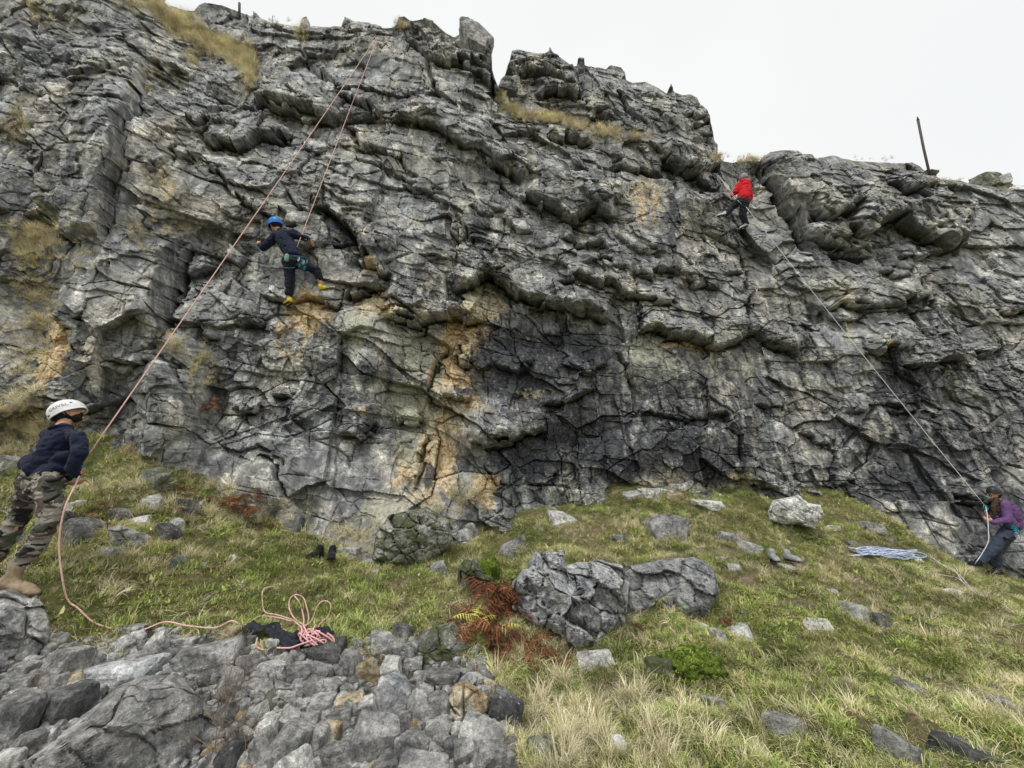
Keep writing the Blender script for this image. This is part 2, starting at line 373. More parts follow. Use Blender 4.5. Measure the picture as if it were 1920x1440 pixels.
# breaks of the wall, drawn left to right: (points, how proud the rock above stands, how far up that fades, cleft depth, cleft width)
LINES = [
 ([(268,130),(257,187),(240,253),(230,300),(213,343),(197,400),(190,440)], -.34, 60, .12, 5), ([(78,40),(62,120),(60,230),(72,330),(80,400)], .35, 45, .15, 5), ([(330,440),(318,520),(300,600),(280,660)], -.2, 50, .1, 4),
 ([(285,120),(317,137),(333,147),(357,143)], .22, 30, .1, 3), ([(130,148),(170,150),(200,143),(245,140),(277,137)], .16, 50, .1, 3),
 ([(345,225),(360,235),(395,218),(437,197)], .18, 35, .1, 3), ([(382,263),(403,272),(433,275),(460,267),(480,258),(500,263),(523,265),(543,250)], .42, 40, .25, 5),
 ([(478,195),(483,206),(500,204),(545,208),(567,218),(600,216),(640,226)], .40, 45, .25, 5), ([(567,93),(577,123),(600,147),(640,175)], .08, 30, .25, 4),
 ([(363,297),(393,320),(420,337),(433,363),(467,397),(493,410),(533,430),(567,430)], .1, 30, .2, 3), ([(547,363),(567,393),(593,410)], .08, 20, .2, 3),
 ([(43,395),(70,398),(97,412)], .3, 30, .2, 5), ([(97,433),(120,445),(143,450)], .3, 30, .3, 6), ([(313,282),(337,290),(357,307)], .28, 25, .25, 5), ([(267,313),(290,308),(310,295)], .14, 20, .1, 3),
 ([(10,60),(33,107),(60,127)], .06, 30, .15, 3), ([(60,0),(62,40),(66,90)], -.12, 30, .1, 3),
 ([(853,70),(880,80),(903,100),(917,119)], .3, 30, .2, 4), ([(760,77),(780,90),(800,110),(803,130),(810,150),(807,160),(822,177)], .08, 20, .32, 4),
 ([(803,110),(840,120),(873,123),(900,133),(917,153),(930,173)], .32, 35, .2, 4), ([(640,180),(667,190),(690,203),(703,213)], .3, 30, .2, 4),
 ([(640,222),(673,220),(720,220)], .26, 30, .2, 4), ([(747,227),(790,233),(823,240),(840,250),(867,263),(893,270),(920,290),(940,310),(960,330),(977,347)], .42, 35, .2, 5),
 ([(917,230),(940,250),(960,257),(1007,247)], .26, 25, .1, 4), ([(960,213),(987,223),(1007,223)], .2, 15, .1, 3), ([(1027,253),(1057,260),(1083,267),(1110,270)], .34, 25, .2, 4),
 ([(1147,307),(1173,307),(1207,320),(1240,328)], .3, 25, .15, 4), ([(1240,303),(1280,316),(1320,320),(1342,306)], .55, 35, .2, 5), ([(983,370),(1017,393),(1053,407),(1080,408),(1107,400),(1130,390),(1150,400)], .48, 50, .2, 5),
 ([(653,233),(673,273),(707,285),(740,293),(757,320),(777,325)], .1, 25, .2, 3), ([(940,413),(963,430),(1003,430)], .2, 25, .1, 3), ([(1053,453),(1100,460),(1137,463)], .28, 22, .15, 4),
 ([(887,390),(907,400),(940,400)], .14, 20, .1, 3), ([(590,395),(615,400),(640,413),(662,436),(683,468),(700,492)], .5, 60, .2, 6), ([(645,280),(690,300),(740,335),(790,360)], .04, 20, .12, 2),
 ([(700,300),(760,345),(800,350),(850,370)], .05, 20, .12, 2),
 ([(1300,327),(1323,353),(1343,360)], .34, 25, .1, 4), ([(1430,305),(1440,340),(1460,360),(1470,393),(1493,423),(1502,445),(1520,475)], .42, 60, .5, 8),
 ([(1507,403),(1547,412),(1570,405),(1600,387)], .5, 35, .2, 5), ([(1657,353),(1687,367),(1710,363),(1743,358)], .42, 30, .15, 4),
 ([(1587,440),(1620,447),(1653,420),(1687,415),(1710,433),(1747,447),(1797,463)], .7, 50, .2, 6), ([(1503,445),(1530,455),(1557,463),(1633,475)], .32, 25, .2, 5), ([(1737,427),(1750,430),(1762,423)], .25, 15, .1, 3),
 ([(1683,476),(1730,480),(1790,466)], .3, 25, .1, 4),
 ([(357,523),(377,510),(400,503)], .34, 30, .1, 4), ([(350,470),(330,540),(310,580),(300,620)], -.3, 50, .55, 11), ([(457,613),(480,610),(490,600)], .3, 30, .15, 4), ([(377,613),(397,630),(420,627)], .2, 25, .1, 4),
 ([(500,563),(547,570),(613,563),(640,572)], .2, 25, .15, 4), ([(517,743),(530,742),(547,737)], .3, 20, .2, 4), ([(437,770),(467,773),(490,767)], .2, 25, .1, 3), ([(207,683),(235,684),(267,680)], .2, 25, .1, 4),
 ([(100,610),(118,614),(133,613)], .3, 35, .1, 4), ([(300,670),(330,690),(350,720),(372,780),(378,820)], -.22, 40, .15, 5), ([(405,830),(440,850),(480,845),(525,860)], .15, 25, .1, 3), ([(525,860),(520,900),(535,950)], -.12, 30, .15, 4),
 ([(677,478),(690,507),(710,512),(733,508)], .45, 35, .2, 6), ([(640,563),(660,552),(693,540),(722,542)], .28, 30, .2, 4), ([(722,596),(757,598),(787,603),(817,603),(873,604),(907,607)], .42, 35, .2, 5),
 ([(853,543),(880,540),(907,523),(940,523),(957,543),(990,563),(1023,570),(1073,583),(1107,590),(1133,607)], .52, 50, .22, 6), ([(1043,523),(1087,520),(1120,540),(1153,537),(1167,557),(1207,568),(1273,572)], .28, 30, .15, 4),
 ([(1190,513),(1223,512),(1273,517)], .2, 20, .1, 3), ([(1197,628),(1233,618),(1260,630),(1280,634),(1323,637),(1350,652),(1390,637),(1400,627),(1427,627),(1440,640),(1467,650),(1497,667)], .45, 40, .2, 5),
 ([(862,645),(872,680),(890,680)], .3, 20, .15, 4), ([(800,743),(830,753),(890,757)], .2, 25, .12, 3), ([(837,655),(820,673),(803,713),(800,747)], -.2, 30, .3, 4),
 ([(1023,760),(1057,757),(1107,730)], .28, 30, .15, 4), ([(880,833),(923,837),(960,830),(1027,810)], .4, 45, .2, 5), ([(640,813),(673,820),(700,800)], .25, 30, .15, 4), ([(743,797),(773,790),(790,780)], .2, 30, .1, 3),
 ([(1197,767),(1227,783),(1273,790)], .2, 30, .15, 3), ([(907,873),(930,907),(957,920)], .1, 20, .2, 3), ([(993,907),(1020,903),(1040,893)], .2, 20, .12, 3), ([(805,810),(787,865),(773,915)], -.12, 25, .2, 4),
 ([(1150,655),(1175,690),(1190,735)], .1, 20, .15, 3), ([(1190,520),(1196,580),(1196,625)], -.12, 25, .15, 4),
 ([(1280,520),(1300,540),(1347,538)], .22, 25, .15, 4), ([(1357,520),(1375,522),(1393,520)], .2, 20, .1, 3), ([(1393,470),(1397,560),(1398,625)], -.14, 20, .2, 5),
 ([(1543,572),(1607,572),(1647,577),(1673,577),(1710,567),(1737,550)], .28, 35, .15, 4), ([(1617,653),(1640,663),(1673,650)], .35, 30, .15, 4), ([(1693,690),(1713,697),(1747,683),(1800,680)], .5, 30, .2, 5),
 ([(1417,757),(1440,763),(1470,763)], .2, 20, .12, 3), ([(1493,807),(1520,813),(1567,827)], .2, 25, .12, 3), ([(1590,770),(1650,765),(1670,768),(1700,768),(1763,777)], .16, 30, .12, 3),
 ([(1657,507),(1680,508),(1713,507)], .25, 25, .1, 4), ([(1280,790),(1325,788),(1360,790),(1377,810),(1383,873),(1390,893)], .16, 30, .15, 4), ([(1373,883),(1413,907),(1447,917)], .3, 25, .2, 4),
 ([(1793,930),(1825,936),(1860,940)], .4, 30, .2, 5), ([(1567,827),(1569,870),(1570,930)], .14, 20, .12, 3), ([(1733,500),(1747,580),(1757,637)], .1, 25, .12, 3), ([(1823,660),(1847,667),(1863,657),(1883,650)], .35, 25, .15, 5),
 ([(1873,580),(1900,585),(1960,583)], .28, 25, .12, 4), ([(1573,905),(1600,908),(1620,905)], .2, 20, .1, 3), ([(1480,560),(1500,640),(1510,700)], .05, 20, .1, 3), ([(1640,770),(1600,830),(1573,850)], .1, 25, .1, 3),
 ([(1050,690),(1090,700),(1130,690)], .2, 25, .1, 3), ([(930,690),(960,700),(1000,685)], .2, 25, .1, 3), ([(850,400),(880,440),(890,480)], .08, 25, .12, 3), ([(1100,500),(1140,495),(1180,505)], .15, 25, .1, 3),
 ([(1405,470),(1450,480),(1500,500)], .1, 20, .08, 3), ([(1330,430),(1370,450),(1400,470)], .1, 20, .08, 3), ([(1150,440),(1190,470),(1240,480)], .1, 20, .1, 3),
]
TLINES = [([(1000,167),(1033,175),(1057,175),(1090,190)], .6, 25, .2, 5), ([(957,137),(990,143),(1033,143),(1062,165),(1080,170)], .3, 20, .15, 4), ([(1080,127),(1087,167),(1090,205)], -.35, 20, .35, 6),
          ([(1147,160),(1173,200),(1213,240)], .15, 20, .3, 4), ([(1110,205),(1135,203),(1160,215)], .2, 12, .1, 3), ([(1115,218),(1140,215),(1160,228)], .2, 12, .1, 3), ([(1285,215),(1310,217),(1333,213)], .25, 15, .15, 4),
          ([(1290,240),(1315,240),(1336,236)], .25, 15, .15, 4), ([(1300,257),(1320,260),(1338,255)], .2, 12, .15, 4), ([(1190,180),(1215,188),(1245,195)], .15, 15, .1, 3), ([(960,105),(985,112),(1030,110)], .15, 10, .1, 3)]
# broad swellings and hollows: (x, y, rx, ry, lean in degrees, metres towards the camera)
BULGES = [(190, 250, 90, 190, 10, .35), (60, 560, 50, 160, 5, -.45), (30, 120, 60, 90, 0, .25), (325, 770, 55, 115, 4, .6), (398, 760, 26, 80, 0, -.35), (180, 770, 60, 60, 0, -.15), (420, 600, 70, 60, 0, .2), (470, 900, 70, 60, 0, .3),
          (640, 520, 60, 50, 30, -.3), (690, 680, 60, 110, 5, .25), (800, 640, 70, 60, 0, -.3), (790, 880, 45, 80, 0, -.2), (960, 790, 120, 40, -10, .25), (1080, 470, 140, 50, 10, .2), (1050, 350, 90, 60, 0, .3),
          (880, 330, 60, 50, 40, -.25), (1620, 370, 150, 60, 10, .45), (1420, 400, 45, 120, -15, -.35), (1250, 260, 110, 30, 5, .3), (1700, 640, 110, 40, 0, .3), (1560, 620, 60, 160, 0, -.15), (1780, 740, 80, 40, 0, -.2),
          (1330, 840, 60, 60, 0, .15), (660, 130, 130, 60, 10, .2), (520, 160, 60, 60, 0, .15), (1480, 850, 90, 50, 0, .1), (760, 1000, 70, 50, 0, .3), (620, 930, 70, 90, 0, .2)]
OCHRE = [(820,840,40,110,.8),(870,700,60,40,.7),(720,580,50,20,.8),(930,600,30,20,.5),(95,650,32,80,.9),(110,780,60,40,.5),(580,590,42,40,.95),(545,640,40,60,.5),(700,575,50,35,.7),(870,635,50,30,1.0),(840,700,45,50,.9),(905,575,50,35,.8),(800,860,22,90,.9),(760,900,45,70,.6),(850,880,30,40,.5),
         (910,915,30,35,1.0),(880,760,60,30,.6),(1210,375,45,55,.55),(1265,890,90,22,.55),(1650,660,22,10,.7),(1420,800,25,25,.5),(1570,560,30,20,.5),(310,350,35,70,.5),(190,430,40,60,.3),(1850,330,40,25,.5),(975,760,25,20,.5),
         (700,510,30,25,.6),(950,670,25,25,.3),(680,780,20,20,.6),(1120,560,40,15,.4),(40,260,30,60,.3), (1280,645,80,8,.7),(650,960,120,20,.3)]
PALE = [(790,780,60,150,.55),(720,640,80,60,.5),(1230,680,60,40,.6),(770,650,38,38,1.0),(660,620,25,50,.8),(770,760,45,60,.8),(700,600,60,50,.6),(750,830,40,60,.5),(1215,665,40,30,.9),(1200,730,40,60,.4),(1250,700,60,50,.4),(900,570,40,40,.7),(1785,725,9,45,1.0),(1760,750,20,25,.5),(1590,610,12,50,.8),
        (1560,550,40,14,.7),(820,700,15,40,.8),(790,900,25,40,.6),(720,960,60,40,.7),(440,310,20,20,.5),(785,410,20,12,.6),(1290,470,50,40,.3),(1360,570,60,40,.3),(410,740,40,50,.4),(560,470,40,30,.3),(1690,440,60,30,.2),(1440,670,80,50,.25),
        (540,720,30,40,.4),(880,900,30,30,.5),(980,620,30,15,.4),(1880,650,20,20,.6),(1830,850,40,20,.4)]
SLABS = [(745,330,110,110,1.0),(700,150,70,50,.8),(160,300,90,170,.9),(1340,555,100,60,.9),(1215,400,60,90,.8),(1620,335,110,32,.8),(1840,430,90,60,.7),(700,690,50,90,.8),(240,580,80,100,.8),(500,520,60,60,.6),(1240,720,60,70,.8),(840,930,60,40,.6),(1000,800,60,30,.7),(1790,740,60,40,.7),(480,900,60,60,.8),(1330,840,60,50,.7),(1440,480,40,70,.6)]
DARK = [(1250,780,440,160,.55),(1760,820,260,210,.56),(350,720,220,200,.30),(150,250,110,230,.42),(1150,430,160,60,.35),(1020,700,150,110,.75),(1080,820,150,90,.7),(1330,860,120,60,.7),(1680,800,130,120,.55),(1550,800,80,110,.4),(1420,760,90,90,.35),(1200,860,170,60,.8),(1110,740,90,70,.7),(1700,760,60,110,.7),(1790,850,90,90,.6),(1880,960,60,60,.7),(1600,930,90,40,.7),(905,470,18,90,.7),(1262,400,14,110,.8),(1235,470,20,60,.5),(1500,850,30,90,.5),(1320,560,14,80,.5),(1395,560,10,90,.6),(1040,350,40,60,.35),(1560,760,20,80,.4),(730,700,16,90,.5),(940,620,40,30,.6),(960,690,80,80,1.0),(1060,660,90,70,.8),(1130,700,60,50,.6),(1270,840,110,55,.8),(1000,860,80,50,.9),(1030,800,90,40,.7),(1100,860,70,60,.7),(1320,880,60,40,.8),(1660,720,40,70,.8),(1640,810,70,40,.5),(1720,900,120,70,.7),(1560,880,60,70,.5),
        (1250,410,25,70,.45),(890,440,25,60,.6),(920,510,40,40,.6),(870,560,20,20,.8),(690,700,25,40,.7),(690,800,50,40,.6),(800,890,12,40,.9),(870,740,25,20,.7),(240,850,90,60,.5),(150,330,90,120,.4),(160,140,90,80,.35),(640,450,50,40,.6),
        (1830,720,50,60,.5),(1860,870,60,60,.4),(1400,850,50,50,.5),(1090,420,60,40,.4),(450,230,60,25,.4),(560,870,50,60,.4),(1190,620,50,60,.4),(1420,330,30,60,.4),(700,470,40,30,.6),(610,740,50,60,.4),(300,560,30,60,.4),(760,540,60,40,.5),(1350,440,30,60,.3),
        (1495,700,30,80,.35), (1350,760,80,40,.3), (820,470,30,30,.4), (1180,790,60,30,.4)]

def interp_poly(poly, x):
    a = np.array(poly, float)
    return np.interp(x, a[:, 0], a[:, 1])

def line_relief(PX, PY, lines, D):
    H, W = PX.shape
    x0 = PX.min(); x1 = PX.max()
    for pts, proud, fade, cleft, cw in lines:
        p = np.array(pts, float); m = abs(fade) * 2.2 + 15
        cols = np.where((PX[0] > p[:, 0].min() - m) & (PX[0] < p[:, 0].max() + m))[0]
        if len(cols) == 0: continue
        c0, c1 = cols[0], cols[-1] + 1
        sub = PY[:, c0:c1]
        rows = np.where((sub.max(1) > p[:, 1].min() - m) & (sub.min(1) < p[:, 1].max() + m))[0]
        if len(rows) == 0: continue
        r0, r1 = rows[0], rows[-1] + 1
        X = WX[r0:r1, c0:c1]; Y = WY[r0:r1, c0:c1]
        best = np.full(X.shape, 1e9); side = np.zeros(X.shape); par = np.zeros(X.shape)
        seg = p[1:] - p[:-1]; L = np.hypot(seg[:, 0], seg[:, 1]); cum = np.concatenate([[0], np.cumsum(L)])
        for k in range(len(seg)):
            tx, ty = seg[k] / max(L[k], 1e-6)
            dx = X - p[k, 0]; dy = Y - p[k, 1]
            a = dx * tx + dy * ty; t = np.clip(a, 0, L[k])
            ex = dx - t * tx; ey = dy - t * ty
            d = np.hypot(ex, ey)
            s = np.sign(dx * ty - dy * tx)
            nn = d < best
            best = np.where(nn, d, best); side = np.where(nn, s, side)
            par = np.where(nn, cum[k] + np.clip(a, -60, L[k] + 60), par)
        q = par / cum[-1]
        over = np.minimum(q, 1 - q) * cum[-1]
        tap = np.clip((over + 8) / 22, 0, 1); tap = tap * tap * (3 - 2 * tap)
        pr = np.abs(proud); ss = side * (1 if proud >= 0 else -1)
        up = pr * np.clip(1 - best / (fade * 1.7), 0, 1)
        dn = -pr * .5 * np.clip(1 - best / (fade * 1.1), 0, 1)
        sd_ = np.clip(best * ss / 1.6 * .5 + .5, 0, 1)
        D[r0:r1, c0:c1] += tap * (up * sd_ + dn * (1 - sd_) - cleft * np.exp(-(best / cw) ** 2))

def blob_sum(PX, PY, blobs):
    r = np.zeros(PX.shape)
    for b in blobs:
        r = np.maximum(r, b[4] * np.exp(-(((PX - b[0]) / b[2]) ** 2 + ((PY - b[1]) / b[3]) ** 2) * .7))
    return r

def rock_relief(U, Z, amp=1.0, seed=0, slab=0.0):
    """metres towards the camera of the broken, bedded limestone at wall coordinates U, Z"""
    wx = fbm2(U * .7, Z * .7, 2, seed + 5) * .09; wz = fbm2(U * .7 + 40, Z * .7, 2, seed + 9) * .06
    wx2 = fbm2(U * 3.1, Z * 3.1, 2, seed + 15) * .022; wz2 = fbm2(U * 3.1 + 40, Z * 3.1, 2, seed + 19) * .018
    dip = .13                                                  # the beds dip to the right
    bed = np.where(U < 0, dip * U, dip * 1.2 * (1 - np.exp(-np.maximum(U, 0) / 1.2)))   # steeper dip on the left, nearly level on the right
    A = U + wx + wx2; B = Z + bed + wz + wz2
    rough = np.clip(.6 + fbm2(U * .35, Z * .45, 3, seed + 31) * 1.1, .12, 1.3) * (1 - .8 * slab)   # some slabs are smooth, some shattered
    B0 = Z + bed
    f, e, r = facets((A + .2 * Z) / 2.7, B / 1.9, seed + 50, .6, .6, (U + .2 * Z) / 2.7, B0 / 1.9, .8)
    d = fbm2(U * .33, Z * .33, 2, seed + 1) * .10 + .34 * f
    f, e, r = facets(A / 1.35, B / .95, seed + 100, .55, .6, U / 1.35, B0 / .95, .9)
    d += (.40 - .2 * slab) * f - .09 * np.exp(-(e / .022) ** 2) * (r > .5)
    f, e, r = facets(A / .58 + 3, B / .42, seed + 200, .7, .8, U / .58 + 3, B0 / .42, .9)
    d += (.25 + rough * .8) * (.20 * f - .06 * np.exp(-(e / .045) ** 2) * (r > .6))
    f, e, r = facets(A / .26 + 7, B / .19, seed + 300, .8, .9, U / .26 + 7, B0 / .19, .85)
    d += rough * (.062 * f - .025 * np.exp(-(e / .06) ** 2) * (r > .7))
    f, e, r = facets(A / .11 + 7, B / .09, seed + 400, .9, .9, U / .11 + 7, B0 / .09)
    d += (.25 + rough) * .020 * f
    f, e, r = facets(A / .05 + 7, B / .045, seed + 500, .9, .9)
    d += (.2 + rough) * .008 * f
    d += fbm2(U * 2.2, Z * 2.6, 4, seed + 51, .5) * .016
    # open joints: steep ones and ones along the beds, straight and broken
    U2 = U + .12 * Z + wx * .5 + wx2; Z2 = Z + bed * 1.15 + wz * .5 + wz2
    _, e, _ = facets(U2 / .95, Z2 / 2.6, seed + 600, 0, 0, None, None, .8)
    g1 = np.clip(fbm2(U * .5, Z * .5, 2, seed + 81) * 2 + .3, 0, 1) * np.clip(fbm2(U * 1.7, Z * 1.7, 2, seed + 83) * 3 + .6, 0, 1)
    d -= .07 * np.exp(-(e / .014) ** 2) * g1
    _, e, _ = facets(U2 / 1.9, Z2 / .62, seed + 700, 0, 0, None, None, .8)
    g2 = np.clip(fbm2(U * .6 + 5, Z * .6, 2, seed + 91) * 2.4 + .4, 0, 1) * np.clip(fbm2(U * 1.5 + 5, Z * 1.9, 2, seed + 93) * 3 + .5, 0, 1)
    d -= .08 * np.exp(-(e / .022) ** 2) * g2
    f, e, r = facets(U2 / .42, Z2 / .9, seed + 800, .5, 1.0, None, None, .8)
    d += .12 * f * (1 - g2 * .5) * (1 - .5 * slab)
    return d * amp

def sheet(name, top, foot, Yf, x0, x1, nx, ny, lines, bulges, seed, back=5.0, mat=None, amp=1.0, parent=None):
    global WX, WY
    px = np.linspace(x0, x1, nx)
    yt = interp_poly(top, px); yb = interp_poly(foot, px)
    k = np.linspace(0, 1, ny)
    PX = np.repeat(px[None], ny, 0); 
    ks = np.exp(-np.linspace(-3, 3, 121) ** 2); ks /= ks.sum()
    ysm = np.convolve(np.pad(yt, 60, mode='edge'), ks, 'valid')
    PY = ysm[None] + (yb - ysm)[None] * k[:, None] + (yt - ysm)[None] * np.exp(-k[:, None] * 12)
    Y0 = Yf(PX, PY)
    B = at(PX, PY, Y0)
    U, Z = B[..., 0], B[..., 2]
    _a, _b, _c, _d, ci, cj = worley(PX / 30. + fbm2(PX / 25., PY / 25., 2, 5) * .1, PY / 22. - PX / 140. + fbm2(PX / 25., PY / 25. + 9, 2, 6) * .1, seed + 33, .85, .9)
    _a, _b, _c, _d, ck, cl = worley(PX / 11., PY / 9. - PX / 60., seed + 35, .85, .9)
    WX = PX + fbm2(PX / 60., PY / 60., 2, seed + 3) * 4 + (hsh(ci, cj, 3) - .5) * 14 + (hsh(ck, cl, 3) - .5) * 3
    WY = PY + fbm2(PX / 50. + 50, PY / 50., 2, seed + 4) * 5 + (hsh(ci, cj, 4) - .5) * 16 + (hsh(ck, cl, 4) - .5) * 2.5
    toneA = hsh(ci, cj, 8); toneB = hsh(ck, cl, 8)
    D = rock_relief(U, Z, amp, seed, np.clip(blob_sum(PX, PY, SLABS), 0, 1))
    for (bx, by, rx, ry, ang, am) in bulges:
        c, s = math.cos(math.radians(ang)), math.sin(math.radians(ang))
        a = ((PX - bx) * c + (PY - by) * s) / rx; b = (-(PX - bx) * s + (PY - by) * c) / ry
        D += am * np.exp(-(a * a + b * b) ** 1.3)
    line_relief(PX, PY, lines, D)
    edge = np.clip((PY - yt[None]) / 14.0, 0, 1) ** .7          # thin the relief towards the skyline so that it keeps its traced outline
    D = D * (.25 + .75 * edge) - .0
    
    # blocks stand out square to the leaning wall, which tips back the higher it goes
    toc = CAM - B; toc /= np.linalg.norm(toc, axis=-1, keepdims=True)
    nrm = toc * .6 + np.array([0, -.4, .0]); nrm /= np.linalg.norm(nrm, axis=-1, keepdims=True)
    V = B + nrm * D[..., None]
    # round the top backwards into the plateau behind
    nb = 26
    rows = []
    for q in range(1, nb + 1):
        g = q / nb
        bk = back * g ** 1.7
        r = V[0].copy(); r[:, 1] += bk
        r[:, 0] *= 1 + bk * .02
        r[:, 2] += -.03 * bk + fbm2(r[:, 0] * 1.5, r[:, 1] * 1.5, 3, seed + 77) * .10 * min(1, g * 4) - .10 * min(1, g * 6)
        rows.append(r)
    rows = np.array(rows)[::-1]
    VV = np.concatenate([rows, V], 0)
    n0, n1 = VV.shape[:2]
    idx = np.arange(n0 * n1).reshape(n0, n1)
    quads = np.stack([idx[:-1, :-1], idx[1:, :-1], idx[1:, 1:], idx[:-1, 1:]], -1).reshape(-1, 4)
    me = mesh_np(name, VV.reshape(-1, 3), quads, mat, False)
    st = np.zeros((n0, n1, 4), np.float32); st[..., 3] = .5
    st[nb:, :, 3] = toneA * .6 + toneB * .4
    st[nb:, :, 0] = blob_sum(WX, WY, OCHRE); st[nb:, :, 2] = blob_sum(WX, WY, PALE); st[nb:, :, 1] = blob_sum(WX, WY, DARK)
    at_ = me.attributes.new('stain', 'FLOAT_COLOR', 'POINT'); at_.data.foreach_set('color', st.reshape(-1, 4).ravel())
    o = link(name, me, parent)
    return o, V

import time as _t
_t0 = _t.time()
cliff, CV = sheet('cliff', SKYLINE, FOOT, cliffY, -170, 2090, 1380, 600, LINES, BULGES, 11, 6.0, M_cliff)
tag(cliff, 'tall fractured grey limestone quarry face with ochre and black stains', kind='structure')
crag, _ = sheet('crag', TOWER, [(920, 235), (1345, 330)], lambda a, b: cliffY(a, 300 + 0 * b) + 1.1 + (300 - b) * .004, 925, 1346, 300, 130, TLINES, [(1010, 130, 40, 25, 0, .3), (1120, 170, 30, 40, 0, .2), (1250, 220, 60, 30, 0, .3)], 23, 3.0, M_cliff)
tag(crag, 'stepped limestone crag set back above the grassy ledge', kind='structure')
print('cliff', _t.time() - _t0)

# ------------------------------------------------------------------ the ground
GP = [(-300,1440,2.5),(0,1440,2.5),(500,1440,2.6),(900,1440,2.7),(1300,1440,2.8),(1920,1440,2.9),(2300,1440,2.9),(0,1300,2.9),(500,1300,3.15),(0,1130,3.4),(130,1110,3.55),(200,1180,3.55),(500,1180,3.85),(300,1000,4.6),(300,900,5.05),
      (180,832,5.5),(0,855,5.25),(0,1000,4.5),(-200,870,4.9),(400,1100,4.3),(400,940,5.5),(520,1000,5.65),(500,1060,5.0),(620,1040,5.6),(700,1065,5.65),(800,1050,5.7),(700,1130,4.7),(850,1025,6.1),(900,1100,5.1),(900,1250,3.9),(930,975,6.8),(960,1010,6.3),
      (1100,935,7.3),(1100,1020,6.0),(1100,1200,4.5),(1200,915,7.45),(1300,1000,6.3),(1300,1230,4.2),(1300,1100,5.1),(1400,925,7.6),(1500,935,7.55),(1500,1050,5.9),(1500,1200,4.4),(1500,1350,3.2),(1640,960,7.4),(1640,1040,6.3),(1750,1030,7.1),(1750,1080,6.2),
      (1860,1072,7.0),(1920,1095,6.9),(1920,1160,5.6),(1920,1250,4.3),(1800,1300,3.7),(2150,1130,6.6),(2150,1250,4.3)]
_gp = at([g[0] for g in GP], [g[1] for g in GP], [g[2] for g in GP])
_far = [(-30, 0, -.1), (-30, -20, -.1), (0, -25, -.1), (30, -20, -.1), (30, 0, -.1), (0, -6, 0), (-8, -4, 0), (8, -4, 0), (0, 0, 0), (-30, 8, 1.5), (30, 8, -.4), (-20, 14, 2), (0, 14, 1.5), (20, 14, 1)]
_gf = tps(np.concatenate([_gp[:, :2], np.array([(a, b) for a, b, c in _far])]) / 5.0, np.concatenate([_gp[:, 2], [c for a, b, c in _far]]))
def ground0(x, y): return _gf(np.asarray(x) / 5.0, np.asarray(y) / 5.0)
def ground(x, y):
    x = np.asarray(x, float); y = np.asarray(y, float)
    near = np.clip((y - 1.2) / 2.0, .3, 1)
    return ground0(x, y) + near * (fbm2(x * .9, y * .9, 3, 301) * .11 + fbm2(x * 3.2, y * 3.2, 3, 305) * .065)

def axis(lo, hi, f0, f1, fine, coarse_n=14):
    a = lo + (f0 - lo) * (1 - np.linspace(1, 0, coarse_n, endpoint=False) ** 2)
    b = np.arange(f0, f1, fine)
    c = f1 + (hi - f1) * np.linspace(0, 1, coarse_n) ** 2
    return np.concatenate([a, b, c])
gx = axis(-60, 60, -9.5, 12.5, .035); gy = axis(-60, 16, 1.6, 9.2, .035)
GX, GY = np.meshgrid(gx, gy)
GZ = ground(GX, GY)
gi = np.arange(GX.size).reshape(GX.shape)
M_ground = NT('turf_and_soil')
_p = M_ground.pos()
_c = M_ground.ramp(M_ground.noise(_p, 1.3, 7, .62), [(.34, (.07, .08, .03)), (.46, (.12, .13, .045)), (.55, (.18, .16, .075)), (.68, (.24, .19, .11))])
_c = M_ground.mix(1.0, _c, M_ground.ramp(M_ground.noise(_p, 26, 6, .7), [(.3, .5), (.7, 1.5)]), 'MULTIPLY')
_c = M_ground.mix(M_ground.ramp(M_ground.attr('scree', 'Fac'), [(.3, 0.0), (.7, 1.0)]), M_ground.mix(M_ground.math('MULTIPLY', M_ground.attr('bare', 'Fac'), .9), _c, M_ground.ramp(M_ground.noise(_p, 9, 7, .7), [(.35, (.12, .085, .055)), (.5, (.27, .20, .145)), (.65, (.44, .36, .28))])),
                  M_ground.ramp(M_ground.noise(_p, 12, 8, .7), [(.3, (.05, .048, .042)), (.5, (.16, .15, .13)), (.7, (.36, .34, .30))]))
M_ground.col(_c); M_ground.rough(.95)
M_ground.bump(M_ground.noise(_p, 14, 8, .75), .06, 1.0)
gme = mesh_np('ground', np.stack([GX, GY, GZ], -1).reshape(-1, 3), np.stack([gi[:-1, :-1], gi[:-1, 1:], gi[1:, 1:], gi[1:, :-1]], -1).reshape(-1, 4), M_ground.m, True)

